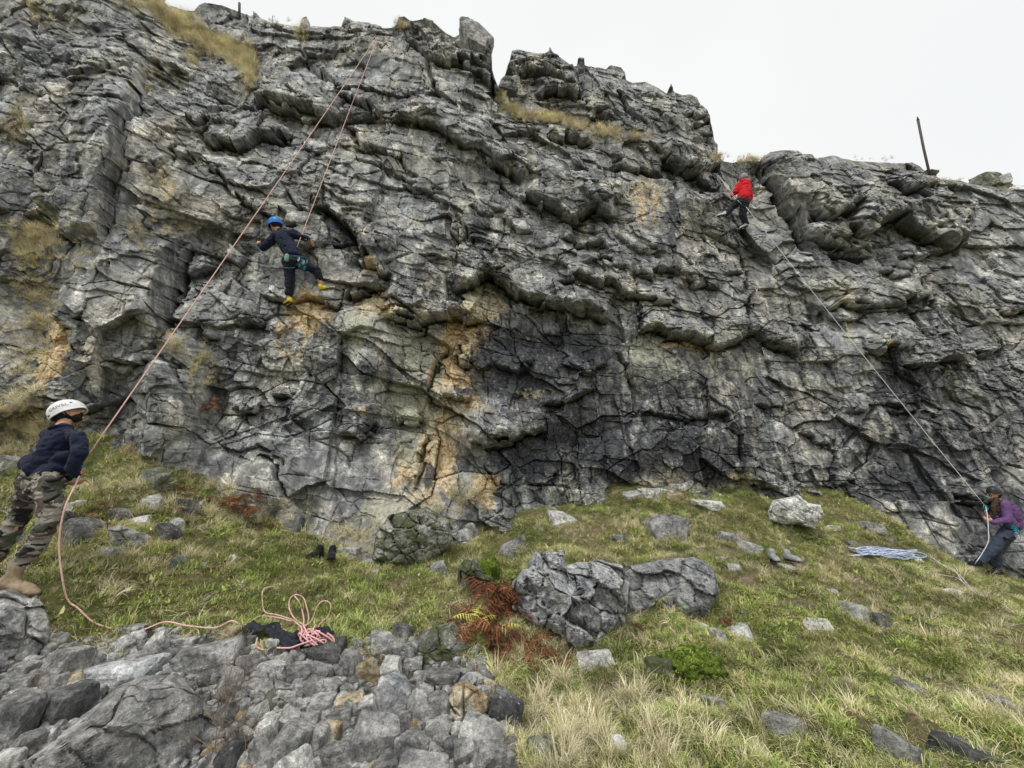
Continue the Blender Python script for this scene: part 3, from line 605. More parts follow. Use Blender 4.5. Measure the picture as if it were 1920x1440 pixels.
# the scree's outline on the ground, in photograph pixels
SCREE = [(-400, 1090), (60, 1120), (130, 1215), (260, 1180), (420, 1180), (470, 1200), (640, 1225), (680, 1200), (760, 1190), (860, 1170), (900, 1230), (930, 1290), (955, 1330), (965, 1440), (980, 1700), (-400, 1700)]
def inside(px, py, poly):
    r = np.zeros(np.shape(px), bool); n = len(poly)
    for i in range(n):
        x1, y1 = poly[i]; x2, y2 = poly[(i + 1) % n]
        cond = ((y1 > py) != (y2 > py))
        xi = (x2 - x1) * (py - y1) / ((y2 - y1) if y2 != y1 else 1e-9) + x1
        r ^= cond & (px < xi)
    return r
_ok = GY > .8
_px, _py = pix(np.stack([GX, np.where(_ok, GY, 1), GZ], -1))
_s = (inside(_px, _py, SCREE) & _ok).astype(np.float32)
BARE = [(1630, 1032, 60, 14, 1), (1690, 1040, 80, 10, .8), (1400, 1085, 60, 14, .8), (1470, 1062, 50, 10, .9), (1500, 1130, 60, 12, .7), (560, 1100, 90, 10, .6), (440, 1090, 50, 8, .4), (1270, 900, 110, 14, .8), (1350, 1035, 50, 10, .6), (760, 1100, 30, 20, .5),
        (1600, 1220, 60, 12, .5), (1560, 1000, 60, 8, .6), (1780, 1150, 50, 10, .4), (1760, 1310, 60, 15, .4), (1330, 1180, 30, 12, .5), (250, 960, 60, 15, .4), (870, 960, 50, 12, .5), (700, 1090, 60, 8, .4), (1060, 1000, 40, 8, .5)]
def bare_at(px, py):
    r = np.zeros(np.shape(px))
    for cx, cy, rx, ry, a in BARE: r = np.maximum(r, a * np.exp(-((px - cx) / rx) ** 2 - ((py - cy) / ry) ** 2))
    return r
_b = (bare_at(_px, _py) * _ok).astype(np.float32)
a_ = gme.attributes.new('bare', 'FLOAT', 'POINT'); a_.data.foreach_set('value', _b.ravel())
a_ = gme.attributes.new('scree', 'FLOAT', 'POINT'); a_.data.foreach_set('value', _s.ravel())
gob = link('ground', gme); tag(gob, 'uneven turf bank rising to the foot of the cliff', kind='structure')

# ------------------------------------------------------------------ finding surfaces
_vx, _vy = pix(CV.reshape(-1, 3))
_ix = ((_vx + 200) / 4).astype(int); _iy = ((_vy + 200) / 4).astype(int)
_m = (_ix >= 0) & (_ix < 620) & (_iy >= 0) & (_iy < 400)
_ras = np.full((400, 620), 1e9)
_dist = CV.reshape(-1, 3)[:, 1]
np.minimum.at(_ras, (_iy[_m], _ix[_m]), _dist[_m])
def cliff_at(px, py, off=0.0):
    """point of the cliff seen at a pixel, moved off metres towards the camera"""
    i = int((px + 200) / 4); j = int((py + 200) / 4)
    w = _ras[max(0, j - 1):j + 2, max(0, i - 1):i + 2]
    w = w[w < 1e8]
    Y = float(np.median(w)) if len(w) else float(cliffY(px, py))
    return Vector(at(px, py, Y - off))

def ground_at(px, py, up=0.0):
    d = ray(px, py)
    t = np.linspace(1.2, 11, 240)
    P = CAM + d[None] * t[:, None]
    h = P[:, 2] - up - ground(P[:, 0], P[:, 1])
    s = np.where(h < 0)[0]
    if len(s) == 0: return Vector(P[-1])
    k = max(1, s[0]); a = h[k - 1] / (h[k - 1] - h[k] + 1e-9)
    return Vector(P[k - 1] * (1 - a) + P[k] * a)

def fdepth(p):
    return (p[1] - CAM[1]) * math.cos(PITCH) + (p[2] - CAM[2]) * math.sin(PITCH)

# ------------------------------------------------------------------ stones
def stone_mat(name, ramp_, warm=None):
    t = NT(name); P = t.pos()
    ri = t.node('ShaderNodeObjectInfo').outputs['Random']
    mid = t.noise(P, 6, 7, .68); fine = t.noise(P, 28, 7, .72); grit = t.noise(P, 120, 3, .7)
    c = t.ramp(mid, [(.34, ramp_[0]), (.45, ramp_[1]), (.55, ramp_[2]), (.68, ramp_[3])])
    c = t.mix(1.0, c, t.ramp(fine, [(.34, .45), (.46, .85), (.54, 1.08), (.68, 1.55)]), 'MULTIPLY')
    c = t.mix(1.0, c, t.ramp(grit, [(.3, .65), (.7, 1.35)]), 'MULTIPLY')
    c = t.mix(1.0, c, t.ramp(ri, [(0, .62), (.5, .95), (1, 1.35)]), 'MULTIPLY')
    if warm: c = t.mix(t.ramp(t.noise(P, 4, 4, .6), [(.46, 0.0), (.56, .8)]), c, warm)
    v = t.vor(P, 22)
    sp = t.mix(1.0, t.ramp(v, [(.12, 1.0), (.22, 0.0)]), t.ramp(t.noise(P, 3.0, 3), [(.48, 0.0), (.58, 1.0)]), 'MULTIPLY')
    c = t.mix(t.math('MULTIPLY', sp, .7), c, (.56, .55, .50))
    t.col(c); t.rough(.85)
    t.bump(t.noise(P, 22, 8, .75), .03, .9); t.bump(grit, .004, .8)
    return t.m
SM = {
 'g': stone_mat('grey_stone', [(.12, .12, .12), (.25, .25, .245), (.40, .395, .38), (.60, .59, .56)]),
 'p': stone_mat('pale_stone', [(.24, .24, .23), (.42, .42, .40), (.58, .575, .55), (.74, .73, .69)]),
 'o': stone_mat('ochre_stone', [(.20, .15, .09), (.40, .31, .19), (.56, .48, .34), (.72, .68, .56)]),
 'd': stone_mat('dark_stone', [(.06, .062, .065), (.11, .113, .117), (.19, .19, .19), (.34, .34, .33)]),
 'm': stone_mat('mossy_stone', [(.09, .10, .07), (.17, .175, .15), (.29, .29, .26), (.47, .46, .42)], (.075, .09, .025)),
}
SM['b'] = stone_mat('blue_grey_stone', [(.16, .168, .18), (.34, .35, .365), (.52, .525, .53), (.74, .74, .73)])
def ico(level):
    import bmesh
    bm = bmesh.new(); bmesh.ops.create_icosphere(bm, subdivisions=level, radius=1)
    V = np.array([v.co[:] for v in bm.verts]); T = np.array([[v.index for v in f.verts] for f in bm.faces]); bm.free()
    return V / np.linalg.norm(V, axis=1, keepdims=True), T
ICO = {k: ico(k) for k in (2, 3, 4, 5)}
def stone_verts(seed, level=4, planes=6, rough=.03):
    V, T = ICO[level]
    rs = np.random.RandomState(seed)
    n = rs.normal(size=(planes, 3)); n /= np.linalg.norm(n, axis=1, keepdims=True)
    n = np.concatenate([n, np.eye(3), -np.eye(3)]) + rs.normal(size=(planes + 6, 3)) * .12
    n /= np.linalg.norm(n, axis=1, keepdims=True)
    h = rs.uniform(.60, 1.0, len(n))
    dn = V @ n.T
    r = np.where(dn > .05, h[None] / np.maximum(dn, .05), 9).min(1)
    r = np.minimum(r, 1.42)
    r *= 1 + fbm3(V * 2.2 + seed, 4, seed, .6) * rough * 1.5
    W = V * r[:, None]
    return W / np.abs(W).max(0)[None], T
_lib = {}
def stone_mesh(k, tone, level):
    key = (k, tone, level)
    if key not in _lib:
        W, T = stone_verts(500 + k, level)
        _lib[key] = mesh_np('stone', W, T, SM[tone], False)
    return _lib[key]

STONES = []
def put_stone(cx, cy, w, h, ang=0, tone='g', label=None, group=None, name='stone', sink=.18, k=None, lift=0.0, thick=.85, base=None):
    """a stone whose middle is seen at (cx, cy), w by h photograph pixels"""
    if base is None: base = ground_at(cx, cy + h * .32)
    dep = fdepth(base)
    s = dep / F
    d = ray(cx, cy)
    c = Vector(CAM + d * (dep + .12 * w * s))
    W, H = w * s, h * s * 1.08
    big = w * s > .22
    k = random.randrange(14) if k is None else k
    me = stone_mesh(k, tone, 5 if W > .6 else (4 if W > .13 else 3))
    o = link(name, me)
    o.location = c
    o.rotation_euler = (random.uniform(-.15, .15), math.radians(-ang), random.uniform(-.25, .25))
    # the width and height seen already include the picture's stretch towards its corners
    sx = W / 2 / math.hypot(1, ((cx - 960) / F)) ** .55
    o.scale = (sx * 1.14, max(sx, H / 2) * thick, H / 2 * 1.06)
    tag(o, label, 'stone', group)
    STONES.append((cx, cy, w, h, o))
    return o

OUTL = []
def boulder(name, outline, Y, th, tone, seed, label, cat='boulder', facet=1.0, res=(190, 90), mat=None):
    """a boulder with the outline it shows, at its own distance, as thick as it is wide"""
    OUTL.append(outline)
    pts = np.array([at(x, y, Y) for x, y in outline])
    c = pts.mean(0)
    vd = c - CAM; vd /= np.linalg.norm(vd)
    r = np.cross(vd, [0, 0, 1]); r /= np.linalg.norm(r); u = np.cross(r, vd)
    a2 = (pts - c) @ r; b2 = (pts - c) @ u
    c = c + vd * th * .35
    na, nf = res
    ang = np.linspace(0, 2 * math.pi, na, endpoint=False)
    R = np.zeros(na)
    n = len(a2)
    for i, t in enumerate(ang):                       # where a spoke at this angle crosses the outline
        dx, dy = math.cos(t), math.sin(t); best = 0
        for k in range(n):
            x1, y1, x2, y2 = a2[k], b2[k], a2[(k + 1) % n], b2[(k + 1) % n]
            den = dx * (y2 - y1) - dy * (x2 - x1)
            if abs(den) < 1e-12: continue
            tt = (x1 * (y2 - y1) - y1 * (x2 - x1)) / den; ss = (x1 * dy - y1 * dx) / den
            if tt > 0 and -1e-6 <= ss <= 1 + 1e-6: best = max(best, tt)
        R[i] = best
    ph = np.linspace(-math.pi / 2, math.pi / 2, nf)
    A, PH = np.meshgrid(ang, ph)
    cr = np.sign(np.cos(PH)) * np.abs(np.cos(PH)) ** .55; sr = np.sign(np.sin(PH)) * np.abs(np.sin(PH)) ** .8
    X = np.cos(A) * R[None] * cr; Yy = np.sin(A) * R[None] * cr; D = -sr * th
    sc = facet
    wv = fbm2(X * 3, Yy * 3, 2, seed) * .06
    X2 = X / .30; Y2 = Yy / .22 + X / .6
    f1, e1, q1 = facets(X2 + wv, Y2 + wv, seed, .95, 1.0, X2, Y2, .4)
    X2 = X / .13; Y2 = Yy / .11 + X / .3
    f2, e2, q2 = facets(X2 + wv, Y2 - wv, seed + 7, .95, 1.0, X2, Y2, .4)
    f3, e3, q3 = facets(X / .05, Yy / .045, seed + 17, .9, 1.0)
    rel = .14 * f1 - .06 * np.exp(-(e1 / .05) ** 2) + .045 * f2 - .02 * np.exp(-(e2 / .07) ** 2) * (q2 > .5) + .012 * f3
    front = np.clip(sr, 0, 1)
    D = D - rel * sc * np.clip(front * 2.2, 0, 1)
    W = c[None, None] + X[..., None] * r + Yy[..., None] * u + D[..., None] * vd
    W = W + (np.stack([fbm3(W.reshape(-1, 3) * 5, 3, seed + 3 * k, .6) for k in range(3)], -1).reshape(W.shape)) * .02
    org = np.array([c[0], c[1], W[..., 2].min()])
    idx = np.arange(nf * na).reshape(nf, na)
    q = np.stack([idx[:-1], np.roll(idx, -1, 1)[:-1], np.roll(idx, -1, 1)[1:], idx[1:]], -1).reshape(-1, 4)
    me = mesh_np(name, W.reshape(-1, 3) - org, q, mat or SM[tone], False)
    o = link(name, me, None, org); tag(o, label, cat)
    return o

boulder('boulder', [(960,1090),(985,1062),(1000,1032),(1056,1030),(1060,1060),(1120,1048),(1165,1062),(1180,1095),(1172,1140),(1170,1180),(1130,1205),(1085,1222),(1040,1200),(985,1190),(958,1140)], 4.75, .38, 'b', 71,
        'large shattered blue grey boulder overhanging the rusty bracken in mid slope', facet=1.45)
boulder('boulder', [(1130,1120),(1150,1062),(1230,1050),(1300,1042),(1335,1062),(1346,1110),(1325,1155),(1280,1162),(1255,1152),(1240,1170),(1210,1150),(1150,1165)], 4.9, .33, 'b', 83,
        'broad grey boulder half sunk in turf joined behind the shattered one', facet=.6)
boulder('boulder', [(1438,958),(1447,938),(1475,932),(1497,927),(1515,944),(1538,948),(1543,968),(1528,992),(1500,984),(1470,984),(1440,976)], 6.5, .3, 'p', 91,
        'pale lichen covered boulder alone on the upper slope near the cliff foot', facet=.6)
boulder('boulder', [(-60,1120),(10,1106),(70,1120),(102,1152),(104,1190),(82,1240),(60,1290),(20,1330),(-60,1330)], 3.25, .38, 'g', 101, 'rounded lichened boulder under the boot of the man in camouflage trousers', facet=.7)
boulder('boulder', [(70,1460),(60,1425),(110,1390),(160,1340),(215,1290),(270,1262),(340,1262),(392,1300),(410,1340),(396,1400),(370,1480)], 2.62, .3, 'g', 113, 'biggest tilted grey slab at the lower left of the scree', facet=.35)
boulder('boulder', [(765,1250),(775,1205),(800,1178),(850,1166),(880,1185),(888,1215),(870,1250),(820,1268),(780,1270)], 4.05, .25, 'm', 127, 'rounded boulder with mossy spots at the top right corner of the scree', facet=.35)
boulder('boulder', [(856,1110),(858,1065),(870,1050),(892,1052),(905,1075),(925,1082),(930,1110),(905,1130),(870,1132)], 5.1, .2, 'm', 131, 'small pitted boulder capped with moss above the bracken', facet=.5)
boulder('boulder', [(700,1050),(705,1000),(730,965),(800,950),(845,975),(850,1010),(835,1040),(790,1062),(740,1066)], 5.75, .35, 'm', 139, 'mossy grey boulder leaning on the foot of the cliff', facet=.7)
boulder('boulder', [(203,1025),(205,990),(225,984),(262,996),(288,1008),(290,1030),(262,1040),(225,1038)], 4.35, .16, 'g', 149, 'angular grey block in the straw right of the man in camouflage trousers', facet=.4)
boulder('boulder', [(455,1290),(475,1268),(530,1275),(560,1290),(590,1300),(592,1335),(548,1352),(500,1345),(462,1322)], 3.15, .22, 'g', 151, 'square edged dark block in the scree below the black tarpaulin', facet=.5)
boulder('boulder', [(838,1310),(848,1285),(870,1278),(905,1290),(922,1305),(915,1350),(888,1374),(862,1370),(835,1345)], 3.2, .16, 'o', 157, 'biggest cream and ochre block near the right edge of the scree', facet=.6)

T_ = []
HEAP = [(118,985,44,34,20,'g','grey block close to the thigh of the man in camouflage'),(228,968,40,26,-15,'d','dark block behind the angular grey block in the straw'),(205,1040,46,22,5,'g','low grey stone under the angular grey block in the straw'),(262,978,44,24,10,'p','pale block on top of the angular grey block in the straw'),(310,1005,52,34,-12,'d','dark block right of the angular grey block in the straw'),(60,1010,40,30,0,'d','dark stone between the legs of the man in camouflage'),(330,985,34,24,10,'g','grey stone above and right of the angular grey block')]
T_ = [  # traced stones of the scree: x, y, w, h, lean, tone, what singles it out
 (50,1256,52,26,0,'p','small bright stone at the left, right of the lichened boulder'),(115,1250,100,55,8,'g','wedge of grey stone above the dark flat stone at far left'),(40,1288,52,36,0,'g',0),(100,1287,72,36,10,'g',0),(136,1280,40,34,0,'o','tan stone wedged above the dark flat stone at far left'),
 (118,1332,112,72,10,'d','dark flat stone left of the biggest tilted slab'),(35,1350,95,85,-10,'g','pale edged stone at the left picture edge beside the dark flat one'),(45,1405,66,50,0,'g',0),(118,1412,120,46,12,'g','lighter flat stone at the bottom left leaning on the tilted slab'),(235,1268,150,52,6,'b','long blue grey ledge stone on top of the tilted slab'),
 (172,1236,70,34,5,'g',0),(255,1238,64,36,0,'g',0),(190,1206,46,22,0,'p',0),(256,1196,36,30,0,'p','pale pointed stone under the pink rope, left one of two'),(298,1206,44,40,0,'p','pale pointed stone under the pink rope, right one of two'),(242,1180,66,14,0,'g','thin grey slab lying behind the pink rope'),
 (345,1208,56,22,0,'g',0),(425,1194,50,32,0,'o','knobbly ochre stone that the pink rope runs over'),(400,1240,105,60,10,'g','broad grey stone below the knobbly ochre stone'),(600,1228,96,42,4,'d','dark slab right of the black tarpaulin'),(716,1214,74,44,-8,'g','grey wedge at the top of the scree left of the mossy boulder'),
 (752,1190,46,32,-10,'g',0),(686,1266,54,50,0,'o','blocky rusty brown stone right of the dark slab'),(655,1252,42,50,0,'g',0),(660,1312,52,28,8,'o','orange flat stone in the middle of the scree'),(738,1308,66,74,-15,'b','upright blue grey block with a white spot, mid scree'),(786,1335,52,52,-30,'g',0),
 (732,1260,44,50,-12,'p',0),(788,1278,52,26,-5,'g',0),(818,1328,42,42,0,'g','small faceted grey stone left of the big cream block'),(690,1335,44,50,0,'g',0),(677,1342,24,22,0,'o',0),(700,1388,96,84,-20,'g','large grey wedge at the bottom of the scree'),(650,1420,54,72,10,'g',0),
 (910,1378,82,58,-10,'p','light grey block below the big cream one'),(925,1425,80,52,-15,'g',0),(948,1335,60,72,-25,'d','dark stone at the right edge of the scree beside the grass'),(496,1372,40,44,0,'p','small white block above the white upright block'),(494,1405,44,64,5,'p','white upright block at the bottom of the scree'),
 (546,1392,66,84,-15,'g',0),(588,1400,48,60,0,'g',0),(620,1375,32,36,0,'o','small brown cube of stone at the bottom of the scree'),(625,1425,64,50,0,'g',0),(452,1345,26,26,0,'o',0),(775,1402,62,52,0,'g',0),(870,1412,44,44,0,'g',0),(800,1446,96,60,0,'g',0),(730,1446,66,46,0,'g',0),
 (560,1265,54,32,0,'g',0),(600,1268,56,36,-8,'g',0),(622,1292,42,36,0,'g',0),(605,1318,50,36,0,'g',0),(480,1245,60,34,0,'g',0),(515,1255,48,30,0,'p',0),(640,1262,40,26,0,'d',0),(430,1290,60,50,-30,'g',0),(420,1350,40,50,0,'g',0),(440,1410,50,60,0,'d',0),(575,1355,44,30,0,'g',0),
 (640,1350,44,36,0,'g',0),(755,1355,40,34,0,'g',0),(820,1375,48,32,-10,'g',0),(845,1410,36,36,0,'d',0),(775,1245,32,20,0,'p',0),(830,1275,60,30,0,'g',0),(320,1235,50,28,0,'g',0),(365,1225,44,24,0,'g',0),(210,1232,34,20,0,'p',0),(130,1220,50,26,0,'g',0),(455,1225,40,24,0,'g',0),
 (75,1320,40,30,0,'g',0),(20,1430,60,40,0,'p',0),(60,1385,40,26,0,'d',0),(180,1300,40,24,0,'g',0),(205,1420,60,40,0,'g',0)]
SG = 'loose stones of the scree'
for (x, y, w, h, a, tn, lb) in T_:
    put_stone(x, y, w, h, a, tn, lb if lb else None, SG)
# stones lying in the turf
U_ = HEAP + [(1107,937,46,20,0,'p','pale flat stone at the foot of the cliff, left of the flat rock heap'),(1050,975,58,26,-8,'p','pale jagged stone on the upper slope below the left end of the cliff foot turf'),(962,1030,62,48,20,'g','tilted grey stone above the mossy pitted boulder'),(822,1068,36,28,0,'g','small round stone in the green turf left of the pitted boulder'),
 (1120,1245,66,48,10,'p','pale rounded stone under the shattered boulder'),(1234,1262,42,44,0,'m','stone half buried left of the bright green moss'),(1248,994,76,48,-10,'g','brown grey hump of rock in the turf above the big boulders'),(1345,1196,30,26,0,'p','lower small piece beside the bright split stone'),(1385,1192,60,42,15,'p','bright split stone right of the bright green moss'),
 (1530,1174,56,30,3,'p','pale flat stone in mid slope between two stone pairs'),(1600,1155,44,40,-15,'p','brighter left stone of the pair right of the pale flat stone'),(1650,1166,40,30,-10,'d','darker right stone of the pair on the right slope'),(1365,1008,42,24,-10,'g','small grey stone between the brown hump and the lone pale boulder'),(1402,1030,40,24,-20,'p','pale stone just below another small grey stone on the upper slope'),
 (1375,1066,26,20,0,'g','little stone right of the broad sunken boulder'),(1336,1328,50,34,-10,'m','mottled stone in straw below the bright green moss'),(1472,1372,80,52,-10,'p','biggest pale stone at the bottom right of the meadow'),(1422,1415,40,34,-10,'p','small pale stone at the bottom edge below the biggest pale one'),(1732,1302,92,32,-28,'g','long flat grey stone slanting down the right slope'),
 (1880,1332,110,40,-20,'d','dark layered slab at the right picture edge'),(1680,1416,110,56,-22,'g','flat grey slab at the bottom right, left of its darker neighbour'),(1825,1426,170,46,-12,'d','long dark slab at the bottom right corner'),(1787,1113,30,15,-15,'p','small pale stone below the white rope coil'),(1635,992,62,18,-10,'p','thin pale stone at the cliff foot above the rope coil'),
 (1016,1416,50,46,-20,'m','mossy white stone in straw at the bottom centre'),(1158,1400,22,30,-15,'p','upright little stone in straw at the bottom centre'),(1225,926,70,20,0,'p','left long block of the flat rock heap under the wall'),(1185,930,50,18,0,'p','leftmost low block of the flat rock heap under the wall'),(1262,934,40,18,0,'o','ochre end block of the flat rock heap under the wall'),(1322,947,64,16,-3,'p','pale strip of rock right of the flat rock heap'),
 (292,905,54,44,-25,'m','lichened stone in the straw slope right of the rope holder in camouflage'),(279,942,66,30,0,'p','pale flat stone below the lichened stone on the left slope'),(146,1008,66,56,-10,'d','dark slab of stone beside the thigh of the man in camouflage'),(178,991,46,20,-8,'p','pale slab tip behind the pink rope beside the man in camouflage'),
 (345,957,52,36,0,'d','dark low stone right of the pale flat one on the left slope'),(8,882,30,44,-20,'p','pale stone at the left edge behind the man in camouflage'),(150,946,34,26,0,'p','little pale stone beside the hands of the man in camouflage'),(434,1050,14,18,0,'p','tiny pale stone in the green turf left of the black shoes'),(331,1060,30,26,-30,'d','dark pointed stone in the left turf'),
 (868,1000,60,38,0,'g','grey block at the cliff foot right of the mossy leaning boulder'),(892,968,60,40,10,'m','upper block at the cliff foot above the grey block'),(848,1018,66,22,0,'p','pale low block touching the mossy leaning boulder'),(690,1056,70,20,0,'p','pale low stones at the foot of the mossy leaning boulder'),(655,1040,44,24,0,'g','grey stone between the black shoes and the mossy leaning boulder'),
 (1505,1288,11,12,0,'p',0),(1600,1281,15,7,0,'p',0),(1742,1274,32,9,-20,'p',0),(1485,1294,13,6,0,'p',0),(1670,1015,26,12,0,'p',0),(1595,1020,24,10,0,'p',0),(1430,1080,30,10,0,'o',0),(1480,1065,40,12,-8,'p',0),(1260,1040,20,10,0,'p',0),(1560,990,30,9,0,'p',0),(1310,1172,30,8,0,'p',0),(1400,1150,34,9,-5,'p',0),(1860,1290,30,12,0,'g',0),
 (450,1100,14,8,0,'p',0),(700,1075,22,12,0,'p',0),(520,1165,40,9,0,'p',0),(1160,1010,24,12,0,'g',0),(1350,1050,22,10,0,'p',0),(1720,1050,20,8,0,'p',0),(1560,1110,20,9,0,'p',0),(1440,1240,18,9,0,'p',0),(1850,1215,24,10,-10,'p',0),(1290,1370,20,12,0,'p',0),(1560,1345,22,10,-15,'p',0),(1180,1330,16,10,0,'g',0),(380,1060,16,9,0,'p',0),(240,1065,20,10,0,'g',0),(600,1120,14,7,0,'p',0)]
for (x, y, w, h, a, tn, lb) in U_:
    put_stone(x, y + h * .06, w, h * 1.18, a, tn, base=ground_at(x, y + h * .10), group='stones lying in the turf', label=lb if lb else 'tiny pale stone showing through the turf of the slope')
ULAND = [(1490,960,'the lone pale boulder'),(1300,1060,'the broad sunken boulder'),(1385,1192,'the bright split stone'),(1530,1174,'the pale flat stone in mid slope'),(1650,1166,'the dark stone of the pair'),(1670,1045,'the blue and white rope pile'),(1290,1240,'the bright green moss'),(1472,1372,'the biggest pale stone'),
         (1732,1302,'the long flat slanting stone'),(560,1150,'the pink rope loops'),(775,1000,'the mossy leaning boulder'),(1248,994,'the brown grey hump'),(1880,1332,'the dark layered slab'),(1456,1052,'the sandals'),(610,1046,'the black shoes')]
_seen = set()
for (x, y, w, h, o) in STONES:
    if o.get('label', '').startswith('tiny pale stone showing'):
        for q in sorted(ULAND, key=lambda q: (q[0] - x) ** 2 + (q[1] - y) ** 2)[:4]:
            dx, dy = x - q[0], y - q[1]
            d_ = ('right of' if dx > 0 else 'left of') if abs(dx) > 1.3 * abs(dy) else ('below' if dy > 0 else 'above')
            lb = ('thin ' if h < w * .4 else 'chunky ') + ('ochre' if 'ochre' in o.data.materials[0].name else 'pale') + ' little stone in the turf ' + d_ + ' ' + q[2]
            if lb not in _seen: break
        _seen.add(lb); o['label'] = lb
# smaller stones filling the scree
rs = np.random.RandomState(5); n_f = 0; tries = 0
while n_f < 170 and tries < 9000:
    tries += 1
    x = rs.uniform(0, 975); y = 1195 + 250 * rs.uniform(0, 1) ** .9
    if not inside(np.array(x), np.array(y), SCREE): continue
    s = rs.uniform(15, 52) * (.75 + .5 * (y - 1190) / 250)
    if any(inside(np.array(x), np.array(y), q) for q in OUTL): continue
    if any(abs(x - c[0]) < c[2] * .36 + s * .25 and abs(y - c[1]) < c[3] * .34 + s * .2 for c in STONES): continue
    put_stone(x, y, s, s * rs.uniform(.55, .95), rs.uniform(-40, 40), 'ggggbppod'[rs.randint(9)], None, SG)
    n_f += 1
TONE = {'grey_stone': 'grey', 'pale_stone': 'pale', 'ochre_stone': 'ochre', 'dark_stone': 'dark', 'mossy_stone': 'mossy', 'blue_grey_stone': 'bluish'}
LAND = [(50,1256,'the small bright stone at far left'),(118,1332,'the dark flat stone at far left'),(240,1350,'the biggest tilted slab'),(235,1268,'the long blue grey ledge stone'),(256,1196,'the pale pointed stones under the rope'),(425,1194,'the knobbly ochre stone'),(400,1240,'the broad grey stone'),
        (525,1310,'the square edged dark block'),(600,1228,'the dark slab by the tarpaulin'),(716,1214,'the grey wedge at the scree top'),(830,1215,'the mossy round boulder'),(686,1266,'the rusty brown blocky stone'),(660,1312,'the orange flat stone'),(738,1308,'the upright blue grey block'),
        (878,1325,'the big cream block'),(910,1378,'the light grey block'),(948,1335,'the dark stone at the scree edge'),(700,1388,'the large grey wedge at the bottom'),(494,1405,'the white upright block'),(620,1375,'the small brown cube of stone'),(20,1200,'the lichened boulder'),(118,1412,'the lighter flat stone at bottom left')]
seen = {}
for (x, y, w, h, o) in STONES:
    if 'label' not in o:
        t_ = TONE[o.data.materials[0].name]
        size = 'tiny' if w < 24 else 'small' if w < 32 else 'middling' if w < 42 else 'big' if w < 54 else 'large'
        shape = 'flat' if h < w * .66 else 'chunky' if h < w * .85 else 'tall'
        for q in sorted(LAND, key=lambda q: (q[0] - x) ** 2 + (q[1] - y) ** 2)[:4]:
            dx, dy = x - q[0], y - q[1]
            d_ = ('right of' if dx > 0 else 'left of') if abs(dx) > 1.6 * abs(dy) else ('below' if dy > 0 else 'above') if abs(dy) > 1.6 * abs(dx) else ('below and right of' if dy > 0 and dx > 0 else 'below and left of' if dy > 0 else 'above and right of' if dx > 0 else 'above and left of')
            lb = f'{size} {shape} {t_} stone {d_} {q[2]}'
            if lb not in seen: break
        seen[lb] = 1; o['label'] = lb

# crushed rock between the stones: nobody could count it
rs = np.random.RandomState(9)
V0, T0 = ICO[2]; V0, T0 = stone_verts(77, 2, 6, .05); nv = len(V0)
def gravel(name, n, poly, smin, smax, mat, label, seedn):
    rs = np.random.RandomState(seedn)
    xs = np.array([p[0] for p in poly]); ys = np.array([p[1] for p in poly])
    Vs = []; Ts = []; c = 0
    while c < n:
        x = rs.uniform(max(-60, xs.min()), xs.max()); y = rs.uniform(ys.min(), min(1450, ys.max()))
        if not inside(np.array(x), np.array(y), poly): continue
        g = ground_at(x, y)
        s = rs.uniform(smin, smax)
        a = rs.uniform(0, 6.28); ca, sa = math.cos(a), math.sin(a)
        W = V0 * (s * rs.uniform(.6, 1.2, 3))[None]
        W = W @ np.array([[ca, -sa, 0], [sa, ca, 0], [0, 0, 1]]) + np.array(g) + [0, 0, s * .25]
        Vs.append(W); Ts.append(T0 + c * nv); c += 1
    o = link(name, mesh_np(name, np.concatenate(Vs), np.concatenate(Ts), mat))
    tag(o, label, kind='stuff'); return o
gravel('scree_gravel', 1300, SCREE, .012, .045, SM['g'], 'crushed grey limestone between the stones of the scree', 3)
gravel('pale_chippings', 260, [(140,1205),(420,1190),(640,1225),(700,1250),(560,1290),(400,1230),(150,1235)], .01, .03, SM['p'], 'pale limestone chippings along the top edge of the scree', 4)
# stones on the skyline and the perched block
def sky_stone(cx, cy, w, h, Y, tone, label, k, ang=0):
    b = Vector(at(cx, cy, Y)); o = put_stone(cx, cy, w, h, ang, tone, label, 'stones perched on the skyline', base=b, k=k); return o
sky_stone(1853, 344, 54, 34, 9.35, 'm', 'brownish grey boulder on the skyline at the far right', 3)
sky_stone(1881, 343, 18, 24, 9.2, 'g', 'small grey stone touching the brownish skyline boulder', 5)
sky_stone(573, 48, 14, 20, 7.85, 'g', 'tiny square stone perched on the skyline above the climber in navy', 6)
sky_stone(888, 84, 60, 50, 7.8, 'g', 'perched block jutting from the top beside the notch', 4, -20)

# ------------------------------------------------------------------ grass
def blade_mat(name, stops):
    t = NT(name)
    a = t.attr('tint', 'Fac')
    r = t.node('ShaderNodeObjectInfo').outputs['Random']
    f = t.math('ADD', t.math('MULTIPLY', a, .75), t.math('MULTIPLY', r, .3))
    c = t.ramp(f, stops)
    n = t.noise(t.pos(), 1.7, 4, .6)
    c = t.mix(1.0, c, t.ramp(n, [(.35, .85), (.65, 1.6)]), 'MULTIPLY')
    t.col(c); t.rough(.7)
    t.b.inputs['Transmission Weight'].default_value = 0
    return t.m
M_green = blade_mat('green_blades', [(0, (.07, .12, .025)), (.3, (.16, .24, .05)), (.55, (.29, .36, .09)), (.8, (.46, .47, .18)), (1, (.60, .56, .32))])
M_straw = blade_mat('straw_blades', [(0, (.30, .26, .15)), (.3, (.50, .44, .27)), (.6, (.62, .55, .36)), (.85, (.72, .66, .46)), (1, (.80, .75, .58))])
M_olive = blade_mat('olive_blades', [(0, (.08, .09, .03)), (.35, (.22, .22, .08)), (.65, (.41, .37, .17)), (1, (.62, .55, .32))])

